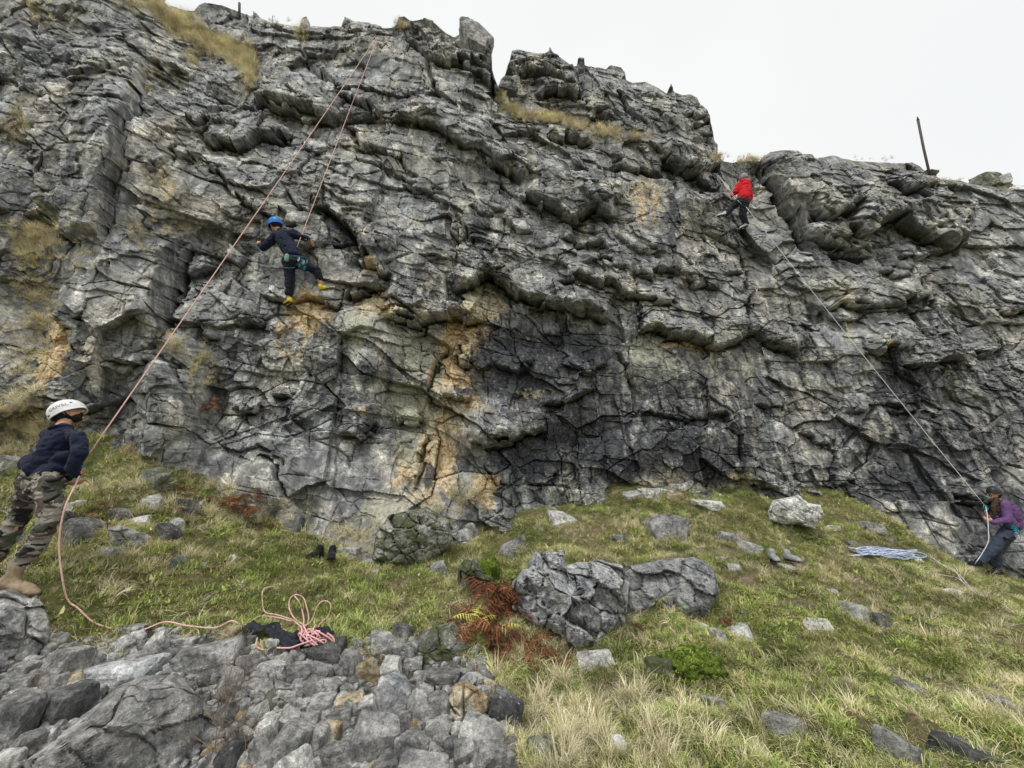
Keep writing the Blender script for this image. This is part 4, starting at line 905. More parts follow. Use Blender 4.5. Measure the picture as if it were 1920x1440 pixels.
def tuft(name, n, h, spread, lean, width, mat, seed, droop=.6):
    rs = np.random.RandomState(seed)
    V = []; Fc = []; T = []
    for i in range(n):
        a = rs.uniform(0, 6.283); r = spread * rs.uniform(0, 1) ** .7
        bx, by = r * math.cos(a), r * math.sin(a)
        d = a + rs.normal() * .9
        L = h * rs.uniform(.55, 1.15); ln = lean * rs.uniform(.2, 1.3); w = width * rs.uniform(.6, 1.2)
        wx, wy = -math.sin(d + rs.normal() * .6) * w / 2, math.cos(d + rs.normal() * .6) * w / 2
        el = math.pi / 2 - ln * .6; p = np.array([bx, by, -.01]); b0 = len(V)
        for k in range(4):
            ww = (1, .85, .55, 0)[k]
            if k < 3:
                V.append(p + [wx * ww, wy * ww, 0]); V.append(p - [wx * ww, wy * ww, 0])
            else: V.append(p.copy())
            p = p + np.array([math.cos(el) * math.cos(d), math.cos(el) * math.sin(d), math.sin(el)]) * L / 3
            el -= droop * rs.uniform(.5, 1.4)
        Fc += [(b0, b0 + 1, b0 + 3, b0 + 2), (b0 + 2, b0 + 3, b0 + 5, b0 + 4), (b0 + 4, b0 + 5, b0 + 6)]
        tv = rs.uniform(0, 1)
        T += [tv] * 7
    me = mesh_np(name, np.array(V), Fc, mat, True)
    a = me.attributes.new('tint', 'FLOAT', 'POINT'); a.data.foreach_set('value', np.array(T, np.float32))
    return me

def variants(name, specs):
    c = bpy.data.collections.new(name)
    for i, me in enumerate(specs):
        o = bpy.data.objects.new('%s_clump' % name, me); c.objects.link(o)
    return c
V_green = variants('turf', [tuft('turf', 46, .075, .07, .9, .0042, M_green, s) for s in range(4)] + [tuft('turf', 40, .06, .07, 1.3, .0048, M_olive, 20 + s) for s in range(3)] + [tuft('turf', 26, .035, .06, 1.6, .013, M_green, 25 + s, .3) for s in range(2)])
V_herb = 0
V_straw = variants('straw', [tuft('straw', 40, .22, .05, .9, .0040, M_straw, 30 + s, .55) for s in range(4)] + [tuft('straw', 30, .17, .05, 1.2, .004, M_olive, 40 + s, .7) for s in range(2)])
V_lank = variants('lank', [tuft('lank', 44, .16, .07, 1.5, .0046, M_olive, 50 + s, .8) for s in range(2)] + [tuft('lank', 40, .15, .07, 1.5, .0045, M_straw, 60 + s, .8) for s in range(2)] + [tuft('lank', 40, .13, .06, 1.2, .0045, M_green, 70 + s, .7) for s in range(2)])

def scatter(name, coll, P, R, S, idx, label):
    me = bpy.data.meshes.new(name); me.vertices.add(len(P)); me.vertices.foreach_set('co', np.asarray(P, np.float32).ravel())
    a = me.attributes.new('rot', 'FLOAT_VECTOR', 'POINT'); a.data.foreach_set('vector', np.asarray(R, np.float32).ravel())
    a = me.attributes.new('scl', 'FLOAT', 'POINT'); a.data.foreach_set('value', np.asarray(S, np.float32))
    a = me.attributes.new('idx', 'INT', 'POINT'); a.data.foreach_set('value', np.asarray(idx, np.int32))
    me.update()
    o = link(name, me); tag(o, label, kind='stuff')
    g = bpy.data.node_groups.new(name, 'GeometryNodeTree')
    g.interface.new_socket('Geometry', in_out='INPUT', socket_type='NodeSocketGeometry')
    g.interface.new_socket('Geometry', in_out='OUTPUT', socket_type='NodeSocketGeometry')
    n, l = g.nodes, g.links
    gi_ = n.new('NodeGroupInput'); go = n.new('NodeGroupOutput')
    ci = n.new('GeometryNodeCollectionInfo'); ci.inputs['Collection'].default_value = coll
    ci.inputs['Separate Children'].default_value = True; ci.inputs['Reset Children'].default_value = True
    ip = n.new('GeometryNodeInstanceOnPoints'); ip.inputs['Pick Instance'].default_value = True
    def na(nm, dt):
        x = n.new('GeometryNodeInputNamedAttribute'); x.data_type = dt; x.inputs['Name'].default_value = nm; return x.outputs['Attribute']
    l.new(gi_.outputs[0], ip.inputs['Points']); l.new(ci.outputs[0], ip.inputs['Instance'])
    l.new(na('idx', 'INT'), ip.inputs['Instance Index'])
    er = n.new('FunctionNodeEulerToRotation'); l.new(na('rot', 'FLOAT_VECTOR'), er.inputs[0]); l.new(er.outputs[0], ip.inputs['Rotation'])
    l.new(na('scl', 'FLOAT'), ip.inputs['Scale'])
    l.new(ip.outputs[0], go.inputs[0])
    md = o.modifiers.new('scatter', 'NODES'); md.node_group = g
    return o

CONTACT = [(-200,870),(0,850),(150,828),(250,850),(400,930),(520,1000),(620,1040),(700,1065),(800,1050),(850,1025),(950,960),(1150,915),(1400,928),(1640,962),(1750,1025),(1860,1070),(1920,1095),(2200,1130)]
def ground_spread(n, seed):
    rs = np.random.RandomState(seed)
    x = rs.uniform(-9, 12, n); y = rs.uniform(1.9, 8.2, n)
    z = ground(x, y)
    px, py = pix(np.stack([x, y, z], -1))
    ok = (px > -160) & (px < 2080) & (py < 1640) & (py > interp_poly(CONTACT, px) - 30) & ~inside(px, py, SCREE)
    bare = fbm2(x * 1.1, y * 1.1, 3, 900); ok &= ~((px < 80) & (py > 1085) & (py < 1130)); ok &= rs.uniform(0, 1, n) > bare_at(px, py) * 1.15
    ok &= rs.uniform(0, 1, n) < np.clip(1.3 - np.clip(bare - .45, 0, 1) * 2.5, .3, 1)
    return x[ok], y[ok], z[ok], px[ok], py[ok], rs
def slope_rot(x, y, rs):
    e = .1
    gx_ = (ground0(x + e, y) - ground0(x - e, y)) / (2 * e); gy_ = (ground0(x, y + e) - ground0(x, y - e)) / (2 * e)
    n = len(x)
    R = np.zeros((n, 3)); R[:, 0] = np.arctan(gy_) * .6 + rs.normal(size=n) * .16; R[:, 1] = -np.arctan(gx_) * .6 + rs.normal(size=n) * .16; R[:, 2] = rs.uniform(0, 6.28, n)
    return R
def zone(px, py, blobs):
    r = np.zeros(px.shape)
    for cx, cy, rx, ry, a in blobs: r = np.maximum(r, a * np.exp(-((px - cx) / rx) ** 2 - ((py - cy) / ry) ** 2))
    return r
STRAW = [(1130,1400,200,110,1.0),(1020,1330,110,80,.9),(1240,1180,60,60,.4),(300,930,170,90,.9),(90,1080,70,100,.8),(250,1080,150,60,.6),(400,980,90,80,.9),(780,1140,120,30,.4),(1320,1000,160,40,.6),(1180,990,120,35,.7),(1840,1190,150,60,.6),
         (1780,1340,100,50,.8),(1560,1090,140,40,.5),(1800,1090,120,40,.6),(870,1110,50,60,.8),(50,830,120,40,.9),(1000,1230,80,60,.7),(1330,1400,100,50,.7),(1900,1230,100,60,.3)]
GREEN = [(560,1120,180,55,1.0),(760,1100,120,60,.7),(500,1060,120,40,.8),(1500,1150,180,60,.5),(1500,1250,250,90,.6),(1700,1230,200,60,.4),(1350,1260,80,60,.6),(1250,940,150,25,.6),(1420,960,100,30,.6),(330,1150,120,50,.5),(1650,1380,220,50,.5),(20,870,60,20,.6)]
x, y, z, px, py, rs = ground_spread(78000, 41)
zs = zone(px, py, STRAW); zg = zone(px, py, GREEN)
n1 = fbm2(x * 1.8, y * 1.8, 3, 700); n2 = fbm2(x * 1.4, y * 1.4, 3, 720)
P = np.stack([x, y, z], -1); R = slope_rot(x, y, rs)
w = rs.uniform(0, 1, len(x))
p_str = np.clip(.03 + zs * .75 + n1 * .45 - zg * .4, 0, .85); p_lank = np.clip(.30 + n2 * .4 + zs * .3 - zg * .25, .03, .8)
kind = np.where(w < p_str, 2, np.where(w < p_str + p_lank * (1 - p_str), 1, 0))
thin = rs.uniform(0, 1, len(x))
for kk, nm, coll, nvv, keep, sr, lb in ((0, 'short_grass', V_green, 9, .95, (.6, 1.3), 'short green turf grass of the slope'), (1, 'lank_grass', V_lank, 6, .45, (.4, .95), 'lank olive and yellow grass lying over the slope'),
                                        (2, 'dry_grass', V_straw, 6, .62, (.35, .82), 'dry straw coloured grass of the lower slope and banks')):
    m = (kind == kk) & (thin < keep)
    k = m.sum()
    near = np.clip(1.15 - (y[m] - 2.5) * .06, .7, 1.2) * np.clip(.95 + fbm2(x[m] * 4.5, y[m] * 4.5, 3, 760) * .9, .35, 1.9)
    # under lone stones grass thins out
    scatter(nm, coll, P[m], R[m], rs.uniform(*sr, k) * near, rs.randint(0, nvv, k), lb)
    print(nm, k)

# grass and moss creeping into the scree's edge
_rs = np.random.RandomState(66); _e = []
for i in range(170):
    k = _rs.randint(1, len(SCREE) - 2); t_4 = _rs.uniform(0, 1); _e.append(ground_at(SCREE[k][0] * (1 - t_4) + SCREE[k + 1][0] * t_4 + _rs.normal() * 14, SCREE[k][1] * (1 - t_4) + SCREE[k + 1][1] * t_4 + abs(_rs.normal()) * 14))
scatter('scree_edge_grass', V_lank, np.array(_e), np.stack([_rs.normal(size=170) * .2, _rs.normal(size=170) * .2, _rs.uniform(0, 6.28, 170)], -1), _rs.uniform(.4, 1.0, 170), _rs.randint(0, 6, 170), 'olive grass tufts growing between the outermost stones of the scree')

# grass growing up round the stones of the slope
Pe = []; Se = []
rs = np.random.RandomState(15)
for (sx_, sy_, w_, h_, a_2, t_2, l_2) in U_:
    n = int(6 + w_ * .45)
    for i in range(n):
        q = ground_at(sx_ + rs.uniform(-.55, .55) * w_, sy_ + h_ * rs.uniform(.38, .62))
        Pe.append(q); Se.append(rs.uniform(.35, .8) * min(1, .45 + w_ / 90))
for o_ in OUTL[:3] + OUTL[6:9]:
    for i in range(len(o_)):
        x1, y1 = o_[i]; x2, y2 = o_[(i + 1) % len(o_)]
        if (y1 + y2) / 2 < np.mean([q[1] for q in o_]): continue
        for k in range(9):
            t_3 = rs.uniform(0, 1); q = ground_at(x1 + (x2 - x1) * t_3 + rs.normal() * 3, y1 + (y2 - y1) * t_3 + rs.uniform(0, 12)); Pe.append(q); Se.append(rs.uniform(.4, .9))
for k in range(230):                                     # turf hanging over the top of the two big boulders
    x_ = rs.uniform(985, 1345); y_ = np.interp(x_, [985, 1010, 1060, 1120, 1165, 1230, 1300, 1345], [1062, 1034, 1034, 1050, 1058, 1052, 1046, 1085]) + rs.uniform(-8, 5)
    Pe.append(Vector(at(x_, y_, 5.12))); Se.append(rs.uniform(.5, 1.0))
scatter('stone_edge_grass', V_lank, np.array(Pe), np.stack([rs.normal(size=len(Pe)) * .2, rs.normal(size=len(Pe)) * .2, rs.uniform(0, 6.28, len(Pe))], -1), Se, rs.randint(0, 6, len(Pe)), 'olive grass tufts growing round the stones of the slope')

# grass hanging on ledges and cracks of the cliff
LEDGE = [  # px, py, rx, ry, n, scale
 (300,20,14,16,50,1.0),(330,42,20,16,110,1.1),(365,65,26,14,150,1.1),(405,85,26,14,150,1.1),(445,105,24,14,120,1.1),(470,140,12,25,70,1.1),(360,105,15,18,30,.8),(270,10,30,20,50,.9),
 (960,206,18,6,60,.8),(990,218,30,5,90,.8),(1040,224,30,5,90,.8),(1090,238,30,6,90,.8),(1140,248,25,6,70,.8),(1190,258,30,6,60,.7),(940,185,8,14,30,.7),(1345,296,14,8,30,.7),(1410,300,18,6,60,.8),(1390,304,14,4,25,.6),(752,50,10,8,40,.7),(567,62,10,20,40,.7),
 (70,445,35,22,110,1.0),(60,480,35,25,60,.9),(60,540,40,30,60,.9),(30,230,25,50,40,.8),(75,590,30,40,50,.9),(60,700,35,80,70,.9),(310,360,35,50,60,.7),(260,430,50,30,50,.7),(340,420,40,20,40,.7),(330,650,20,20,40,.8),(375,690,25,40,60,.8),(150,480,30,30,25,.7),
 (1000,740,25,8,25,.6),(900,545,14,6,15,.5),(30,790,60,40,120,1.0),(90,810,70,20,60,.9),(660,1010,70,30,60,.8),(880,930,40,20,50,.8),(560,970,60,30,20,.7),(1230,905,60,10,30,.6),(1390,905,30,15,40,.8),(1770,338,40,4,40,.6),(1900,352,30,4,30,.5),(1600,298,80,3,20,.4),
 (500,40,30,6,25,.5),(400,930,40,30,60,.8),(820,960,40,20,40,.7),(290,150,60,40,25,.6),(70,20,20,20,30,.8),(1080,985,40,20,40,.7)]
Pl = []; Rl = []; Sl = []
rs = np.random.RandomState(77)
for (cx, cy, rx, ry, n, s) in LEDGE:
    for i in range(n):
        q = cliff_at(cx + rs.normal() * rx * .6, cy + rs.normal() * ry * .6, .01)
        Pl.append(q); Rl.append((rs.uniform(.1, .9), rs.normal() * .4, rs.normal() * .6)); Sl.append(s * rs.uniform(.5, 1.15) * (1.25 if cy < 300 else .9))
scatter('ledge_grass', V_straw, np.array(Pl), np.array(Rl), Sl, np.where(rs.uniform(size=len(Pl)) < .85, rs.randint(0, 4, len(Pl)), rs.randint(4, 6, len(Pl))), 'straw coloured grass on the ledges and cracks of the cliff')

# moss cushions
M_moss = NT('moss'); _q = M_moss.pos()
M_moss.col(M_moss.ramp(M_moss.noise(_q, 30, 6, .7), [(.3, (.035, .06, .01)), (.48, (.10, .16, .02)), (.6, (.20, .28, .04)), (.75, (.36, .42, .10))])); M_moss.rough(.95); M_moss.bump(M_moss.noise(_q, 90, 5, .8), .02, 1)
V_moss = variants('moss_tips', [tuft('moss_tips', 30, .022, .03, 1.2, .004, blade_mat('moss_blades', [(0, (.05, .085, .01)), (.5, (.15, .22, .025)), (1, (.36, .42, .09))]), 90 + s, .5) for s in range(3)])
def moss(cx, cy, w, h, n, label, up=.06):
    g = ground_at(cx, cy + h * .3); s = fdepth(g) / F
    V, T = ICO[4]
    W = V.copy(); W *= (1 + fbm3(V * 2.2 + cx, 4, 5, .6) * .75)[:, None]
    W = W * np.array([w * s / 2, w * s * .35, h * s / 2])
    o = link('moss_cushion', mesh_np('moss_cushion', W, T, M_moss.m, True), None, Vector(at(cx, cy, g[1] + .05)))
    tag(o, label, 'moss')
    rs = np.random.RandomState(int(cx)); m = rs.choice(len(W), n)
    nn = V[m]
    c = link('moss_tips', bpy.data.meshes.new('moss_tips'), o)
    # a part made of countless tips
    me = V_moss.objects[0].data; vv = np.array([v.co[:] for v in me.vertices]); ff = [tuple(p.vertices) for p in me.polygons]; tt = np.zeros(len(vv), np.float32); me.attributes['tint'].data.foreach_get('value', tt)
    Vs = []; Fs = []; Ts = []
    for i, k in enumerate(m):
        R_ = Vector(V[k]).to_track_quat('Z', 'Y').to_matrix(); R_ = np.array(R_)
        Vs.append(vv * rs.uniform(.7, 1.3) @ R_.T + W[k]); Fs += [tuple(a + i * len(vv) for a in f) for f in ff]; Ts.append(tt)
    m2 = mesh_np('moss_tips', np.concatenate(Vs), Fs, me.materials[0], True)
    a = m2.attributes.new('tint', 'FLOAT', 'POINT'); a.data.foreach_set('value', np.concatenate(Ts))
    c.data = m2; c['kind'] = 'stuff'
moss(1288, 1247, 100, 48, 330, 'bright yellow green moss cushion in the slope right of the bracken')
moss(912, 1075, 44, 42, 120, 'dark green moss cap on the small pitted boulder')
moss(1318, 1250, 56, 44, 120, 'smaller bright moss cushion overlapping the big one on its right')

# ------------------------------------------------------------------ bracken and ferns
def frond_mesh(name, L, seed, mat, pinn=13, curl=.9, wid=.32):
    rs = np.random.RandomState(seed); V = []; Fc = []; T = []
    p = np.array([0., 0., 0.]); el = 1.25; pts = []
    for k in range(pinn + 1):
        pts.append(p.copy()); p = p + np.array([math.cos(el), 0, math.sin(el)]) * L / pinn; el -= curl * 2.2 / pinn * rs.uniform(.6, 1.4)
    def quad(a, b, c, d, t):
        n = len(V); V.extend([a, b, c, d]); Fc.append((n, n + 1, n + 2, n + 3)); T.extend([t] * 4)
    for k in range(pinn):
        a, b = pts[k], pts[k + 1]; s = .003
        quad(a + [0, s, 0], a - [0, s, 0], b - [0, s, 0], b + [0, s, 0], .2)
        if k < 2: continue
        f = math.sin(math.pi * min(1, (k + .5) / pinn * .85 + .15)) ** .8
        for sd in (-1, 1):
            ll = L * wid * f * rs.uniform(.7, 1.15)
            dirv = np.array([.35, sd, rs.uniform(-.5, .15)]); dirv /= np.linalg.norm(dirv)
            ax = (b - a) / np.linalg.norm(b - a)
            t = rs.uniform(.2, 1)
            for m in range(5):                         # leaflets along the pinna
                q0 = a + dirv * ll * (m / 5); q1 = a + dirv * ll * ((m + 1) / 5) + np.array([0, 0, -.012 * m * L])
                wv = ax * L * .030 * (1 - m / 5.5)
                quad(q0 - wv * .3, q0 + wv * .3, q1 * .6 + q0 * .4 + wv, q1, t); quad(q0 - wv * .3, q0 * .5 + q1 * .5 - wv, q1, q0 + wv * .1, t * .9)
    me = mesh_np(name, np.array(V), Fc, mat, False)
    at2 = me.attributes.new('tint', 'FLOAT', 'POINT'); at2.data.foreach_set('value', np.array(T, np.float32))
    return me
M_rust = blade_mat('dead_bracken', [(0, (.03, .013, .008)), (.3, (.075, .028, .016)), (.6, (.15, .055, .026)), (.85, (.27, .11, .04)), (1, (.42, .24, .08))])
M_yfern = blade_mat('yellow_fern', [(0, (.25, .24, .04)), (.5, (.50, .46, .10)), (1, (.66, .60, .22))])
M_gfern = blade_mat('green_fern', [(0, (.06, .12, .02)), (.5, (.16, .25, .05)), (1, (.33, .40, .10))])
FR = {'r': [frond_mesh('frond', .34, 200 + i, M_rust, 13, 1.1) for i in range(5)], 'y': [frond_mesh('frond', .3, 220 + i, M_yfern, 12, .7) for i in range(2)], 'g': [frond_mesh('frond', .3, 230 + i, M_gfern, 12, .8) for i in range(3)]}
def plant(cx, cy, spread, n, kinds, label, scale=1.0, cliffside=False, group=None, cat='fern', name='bracken'):
    base = cliff_at(cx, cy, .05) if cliffside else ground_at(cx, cy)
    r = empty(name, base); tag(r, label, cat, group)
    s = fdepth(base) / F
    rs = np.random.RandomState(int(cx * 3 + cy))
    for i in range(n):
        me = FR[kinds[i % len(kinds)]][rs.randint(len(FR[kinds[i % len(kinds)]]))]
        o = link('frond', me, r)
        dx, dy = rs.normal() * spread * s * .5, rs.normal() * spread * s * .35
        zz = 0 if cliffside else float(ground(base[0] + dx, base[1] + dy)) - base[2]
        o.location = (dx, -abs(dy) if cliffside else dy, zz + (rs.normal() * spread * s * .3 if cliffside else 0))
        o.rotation_euler = (rs.normal() * .3, rs.uniform(-.2, .5), (-math.pi / 2 + rs.normal() * 1.2) if cliffside else rs.uniform(0, 6.28))
        k = scale * rs.uniform(.6, 1.2); o.scale = (k, k, k)
BG = 'dead bracken clumps'
plant(925, 1130, 50, 44, 'rrrr', 'rust brown bracken clump hanging against the left side of the shattered boulder', 1.35, group=BG)
plant(900, 1180, 60, 36, 'rrrrrry', 'rusty bracken clump with a yellow frond below the pitted boulder', 1.2, group=BG)
plant(960, 1215, 70, 36, 'rrrrryr', 'dark rusty bracken with a bright yellow frond under the shattered boulder', 1.0, group=BG)
plant(1040, 1240, 60, 26, 'rrr', 'low rusty bracken at the right foot of the shattered boulder', .8, group=BG)
plant(900, 1250, 40, 14, 'rrr', 'sparse bracken at the edge of the scree', .7, group=BG)
plant(455, 945, 42, 40, 'rrrr', 'rust brown plants at the foot of the cliff above the green turf', .8, True, group=BG)
plant(492, 990, 24, 18, 'rrg', 'small rusty plants just right of a bigger clump at the cliff foot', .6, True, group=BG)
plant(395, 765, 30, 44, 'rrr', 'rusty bracken hanging in the corner of the cliff left of centre', .6, True, group=BG)
plant(190, 960, 50, 18, 'rrr', 'brown bracken beside the hands of the man in camouflage trousers', .6, group=BG)
plant(360, 935, 40, 14, 'rrr', 'brown bracken low on the left slope under the cliff', .6, group=BG)
plant(1240, 1160, 34, 12, 'ggy', 'yellow green fern in the hollow under the broad sunken boulder', .75, name='fern')
plant(1195, 1175, 22, 8, 'ggr', 'small green fern between the two big boulders', .6, name='fern')
plant(898, 548, 10, 7, 'gg', 'little green fern under the roof in the middle of the cliff', .5, True, name='fern')
plant(1340, 1165, 30, 10, 'rr', 'brown bracken right of the broad sunken boulder', .5, group=BG)

# dead stems over the scree
M_stem = plain('dry_stem', (.22, .16, .10), .8)
def tube(pts, r, sides=6, closed_ends=True):
    P = [Vector(p) for p in pts]; V = []; Fc = []
    up = Vector((.31, .23, .92))
    for i, p in enumerate(P):
        t = (P[min(i + 1, len(P) - 1)] - P[max(i - 1, 0)]).normalized()
        a = t.cross(up); a = a.normalized() if a.length > 1e-3 else Vector((1, 0, 0)); b = t.cross(a)
        rr = r[i] if isinstance(r, (list, tuple)) else r
        for k in range(sides):
            g = 2 * math.pi * k / sides; V.append(p + (a * math.cos(g) + b * math.sin(g)) * rr)
    for i in range(len(P) - 1):
        for k in range(sides):
            k2 = (k + 1) % sides; Fc.append((i * sides + k, i * sides + k2, (i + 1) * sides + k2, (i + 1) * sides + k))
    if closed_ends: Fc.append(tuple(range(sides))[::-1]); Fc.append(tuple((len(P) - 1) * sides + k for k in range(sides)))
    return V, Fc
def join(parts):
    V = []; Fc = []
    for v, f in parts:
        n = len(V); V += list(v); Fc += [tuple(i + n for i in q) for q in f]
    return V, Fc
def smooth_path(pts, sub=6):
    P = [Vector(p) for p in pts]; out = []
    for i in range(len(P) - 1):
        p0, p1, p2, p3 = P[max(i - 1, 0)], P[i], P[i + 1], P[min(i + 2, len(P) - 1)]
        for k in range(sub):
            t = k / sub
            out.append(.5 * ((2 * p1) + (p2 - p0) * t + (2 * p0 - 5 * p1 + 4 * p2 - p3) * t * t + (3 * p1 - p0 - 3 * p2 + p3) * t ** 3))
    out.append(P[-1]); return out
def shrub(cx, cy, n, h, label, seed):
    rs = np.random.RandomState(seed); g = ground_at(cx, cy); parts = []
    r = empty('dead_weed', g); tag(r, label, 'weed', 'dead weeds in the scree')
    for i in range(n):
        p = Vector((rs.normal() * .05, rs.normal() * .05, -.02)); d = Vector((rs.normal() * .45, rs.normal() * .35, 1)).normalized()
        pts = []
        for k in range(8):
            pts.append(p.copy()); p = p + d * h * rs.uniform(.7, 1.2) / 8; d = (d + Vector(rs.normal(size=3)) * .18).normalized()
        link('stem', mesh_np('stem', *[(a) for a in tube(pts, [.0022 - .0002 * k for k in range(8)], 4)], M_stem), r)
        for k in range(2, 8, 2):
            q = pts[k]; e = q + Vector((rs.normal(), rs.normal(), .8)).normalized() * h * .2
            parts.append(tube([q, (q + e) / 2 + Vector(rs.normal(size=3)) * .01, e], .0011, 3))
    o = link('twigs', mesh_np('twigs', *join(parts), M_stem), r); o['kind'] = 'stuff'
shrub(425, 1330, 16, .45, 'tangle of thin dead stems right of the biggest tilted slab', 1)
shrub(440, 1420, 14, .4, 'tangle of dead stems at the bottom beside the white upright block', 2)
shrub(395, 1400, 8, .35, 'few dead stems leaning over the lower edge of the tilted slab', 3)
shrub(60, 1330, 5, .35, 'few thin stems at the far left of the scree', 4)

# ------------------------------------------------------------------ people
def cloth(name, c, var=.25, scale=14, bump=.012, rough=.85):
    t = NT(name); n = t.noise(t.coord(), scale, 5, .6)
    t.col(t.ramp(n, [(.3, tuple(x * (1 - var) for x in c)), (.7, tuple(min(1, x * (1 + var)) for x in c))]))
    t.rough(rough); t.bump(n, bump, .8); t.bump(t.noise(t.coord(), 260, 2), .0015, .6)
    t.b.inputs['Sheen Weight'].default_value = .06
    return t.m
M_navy = cloth('navy_wool', (.008, .013, .036)); M_black = cloth('black_fabric', (.012, .012, .015)); M_slate = cloth('slate_trousers', (.040, .052, .085)); M_red = cloth('red_jacket', (.62, .012, .022), .2)
M_purple = cloth('purple_jacket', (.13, .065, .18)); M_dknavy = cloth('dark_navy_trousers', (.014, .016, .028)); M_dgrey = cloth('charcoal_trousers', (.022, .023, .030))
_t = NT('skin'); _n = _t.noise(_t.coord(), 30, 4); _t.col(_t.ramp(_n, [(.3, (.50, .26, .18)), (.7, (.62, .36, .26))])); _t.rough(.55); _t.b.inputs['Subsurface Weight'].default_value = .08; M_skin = _t.m
_t = NT('camouflage'); _p = _t.coord('Object')
_p = _t.scalev(_p, (1, 1, 1.7))
_n1 = _t.noise(_p, 5.2, 3, .55, .6); _n2 = _t.noise(_t.scalev(_p, (1.0, 1.3, .9)), 7.5, 3, .55, .8); _n3 = _t.noise(_t.scalev(_p, (1.2, .8, 1.4)), 6.2, 3, .5, .5)
_c = _t.ramp(_n1, [(0, (.08, .085, .06)), (.47, (.08, .085, .06)), (.475, (.29, .27, .235)), (1, (.29, .27, .235))], 'CONSTANT')
_c = _t.mix(_t.ramp(_n2, [(0, 0.0), (.555, 0.0), (.56, 1.0)], 'CONSTANT'), _c, (.095, .068, .056))
_c = _t.mix(_t.ramp(_n3, [(0, 0.0), (.585, 0.0), (.59, 1.0)], 'CONSTANT'), _c, (.018, .018, .022))
_c = _t.mix(1.0, _c, _t.ramp(_t.noise(_p, 30, 4), [(.3, .8), (.7, 1.2)]), 'MULTIPLY')
_t.col(_c); _t.rough(.9); _t.bump(_t.noise(_t.coord(), 16, 4), .018, .8); M_camo = _t.m
M_white = plain('white_shell', (.78, .79, .78), .35, 0, .04, 20); M_blue = plain('blue_shell', (.03, .20, .62), .35, 0, .08, 20); M_bshell = plain('black_shell', (.03, .032, .035), .4); M_gshell = plain('grey_shell', (.30, .31, .32), .35, 0, .3, 25)
M_web = plain('webbing', (.012, .012, .014), .7); M_teal = plain('teal_sling', (.03, .10, .12), .7); M_alu = plain('aluminium', (.55, .58, .62), .3, .9); M_alub = plain('blue_aluminium', (.02, .30, .42), .35, .5); M_mint = plain('mint_fabric', (.22, .38, .30), .9, 0, .3, 60)
M_tan = plain('tan_leather', (.30, .23, .15), .8, 0, .25, 40, .004); M_sole = plain('brown_sole', (.10, .075, .05), .85); M_yellow = plain('yellow_rubber', (.72, .60, .05), .55, 0, .1, 40); M_rubber = plain('black_rubber', (.015, .015, .016), .6)
M_hair = plain('brown_hair', (.045, .022, .012), .6, 0, .5, 60, .004); M_beard = plain('dark_beard', (.015, .011, .009), .8); M_whshoe = plain('pale_shoe', (.62, .63, .64), .6)
M_print = plain('grey_print', (.22, .22, .24), .6)

def cap_geo(p0, p1, r0, r1, n=12):
    """closed tapered capsule"""
    p0 = Vector(p0); p1 = Vector(p1); d = p1 - p0
    if d.length < 1e-5: d = Vector((0, 0, 1e-4))
    q = d.to_track_quat('Z', 'Y').to_matrix(); L = d.length; V = []; Fc = []
    prof = [(-r0 * math.cos(a), r0 * math.sin(a)) for a in np.linspace(0, math.pi / 2, 5)] + [(L + r1 * math.sin(a), r1 * math.cos(a)) for a in np.linspace(0, math.pi / 2, 5)]
    for z, r in prof:
        for k in range(n):
            g = 2 * math.pi * k / n; V.append(p0 + q @ Vector((max(r, 1e-4) * math.cos(g), max(r, 1e-4) * math.sin(g), z)))
    for i in range(len(prof) - 1):
        for k in range(n):
            k2 = (k + 1) % n; Fc.append((i * n + k, i * n + k2, (i + 1) * n + k2, (i + 1) * n + k))
    Fc.append(tuple(range(n))[::-1]); Fc.append(tuple((len(prof) - 1) * n + k for k in range(n)))
    return V, Fc
def ell_geo(c, ax, n=16):
    """closed ellipsoid; ax = three axis vectors"""
    V0_, T0_ = ICO[3]; c = np.array(c); A = np.array([list(a) for a in ax])
    return list(c + V0_ @ A), [tuple(t) for t in T0_]
def body_mesh(name, parts, voxel, mat, parent, smooth=4, fold=0.0, fscale=14.0, seed=0):
    """overlapping limbs grown together into one continuous skin"""
    V, Fc = join(parts)
    V = np.array([list(v) for v in V]); org = np.array(parent.location) if parent else np.zeros(3)
    me = mesh_np(name, V - org, Fc, None, True)
    o = bpy.data.objects.new('t', me); COL.objects.link(o)
    m = o.modifiers.new('r', 'REMESH'); m.mode = 'VOXEL'; m.voxel_size = voxel; m.use_smooth_shade = True
    s = o.modifiers.new('s', 'SMOOTH'); s.factor = .5; s.iterations = smooth
    dg = bpy.context.evaluated_depsgraph_get(); ev = o.evaluated_get(dg)
    me2 = bpy.data.meshes.new_from_object(ev)
    bpy.data.objects.remove(o)
    me2.name = name; me2.materials.clear(); me2.materials.append(mat)
    if fold:
        n = len(me2.vertices); co = np.zeros(n * 3, np.float32); me2.vertices.foreach_get('co', co); co = co.reshape(-1, 3).astype(float)
        no = np.zeros(n * 3, np.float32); me2.vertices.foreach_get('normal', no); no = no.reshape(-1, 3)
        f = 1 - np.abs(fbm3(co * fscale * np.array([1, 1, 1.5]) + seed, 3, seed)) * 2.2
        co += no * (f * fold)[:, None]
        me2.vertices.foreach_set('co', co.astype(np.float32).ravel())
    me2.polygons.foreach_set('use_smooth', np.ones(len(me2.polygons), bool)); me2.update()
    return link(name, me2, parent)

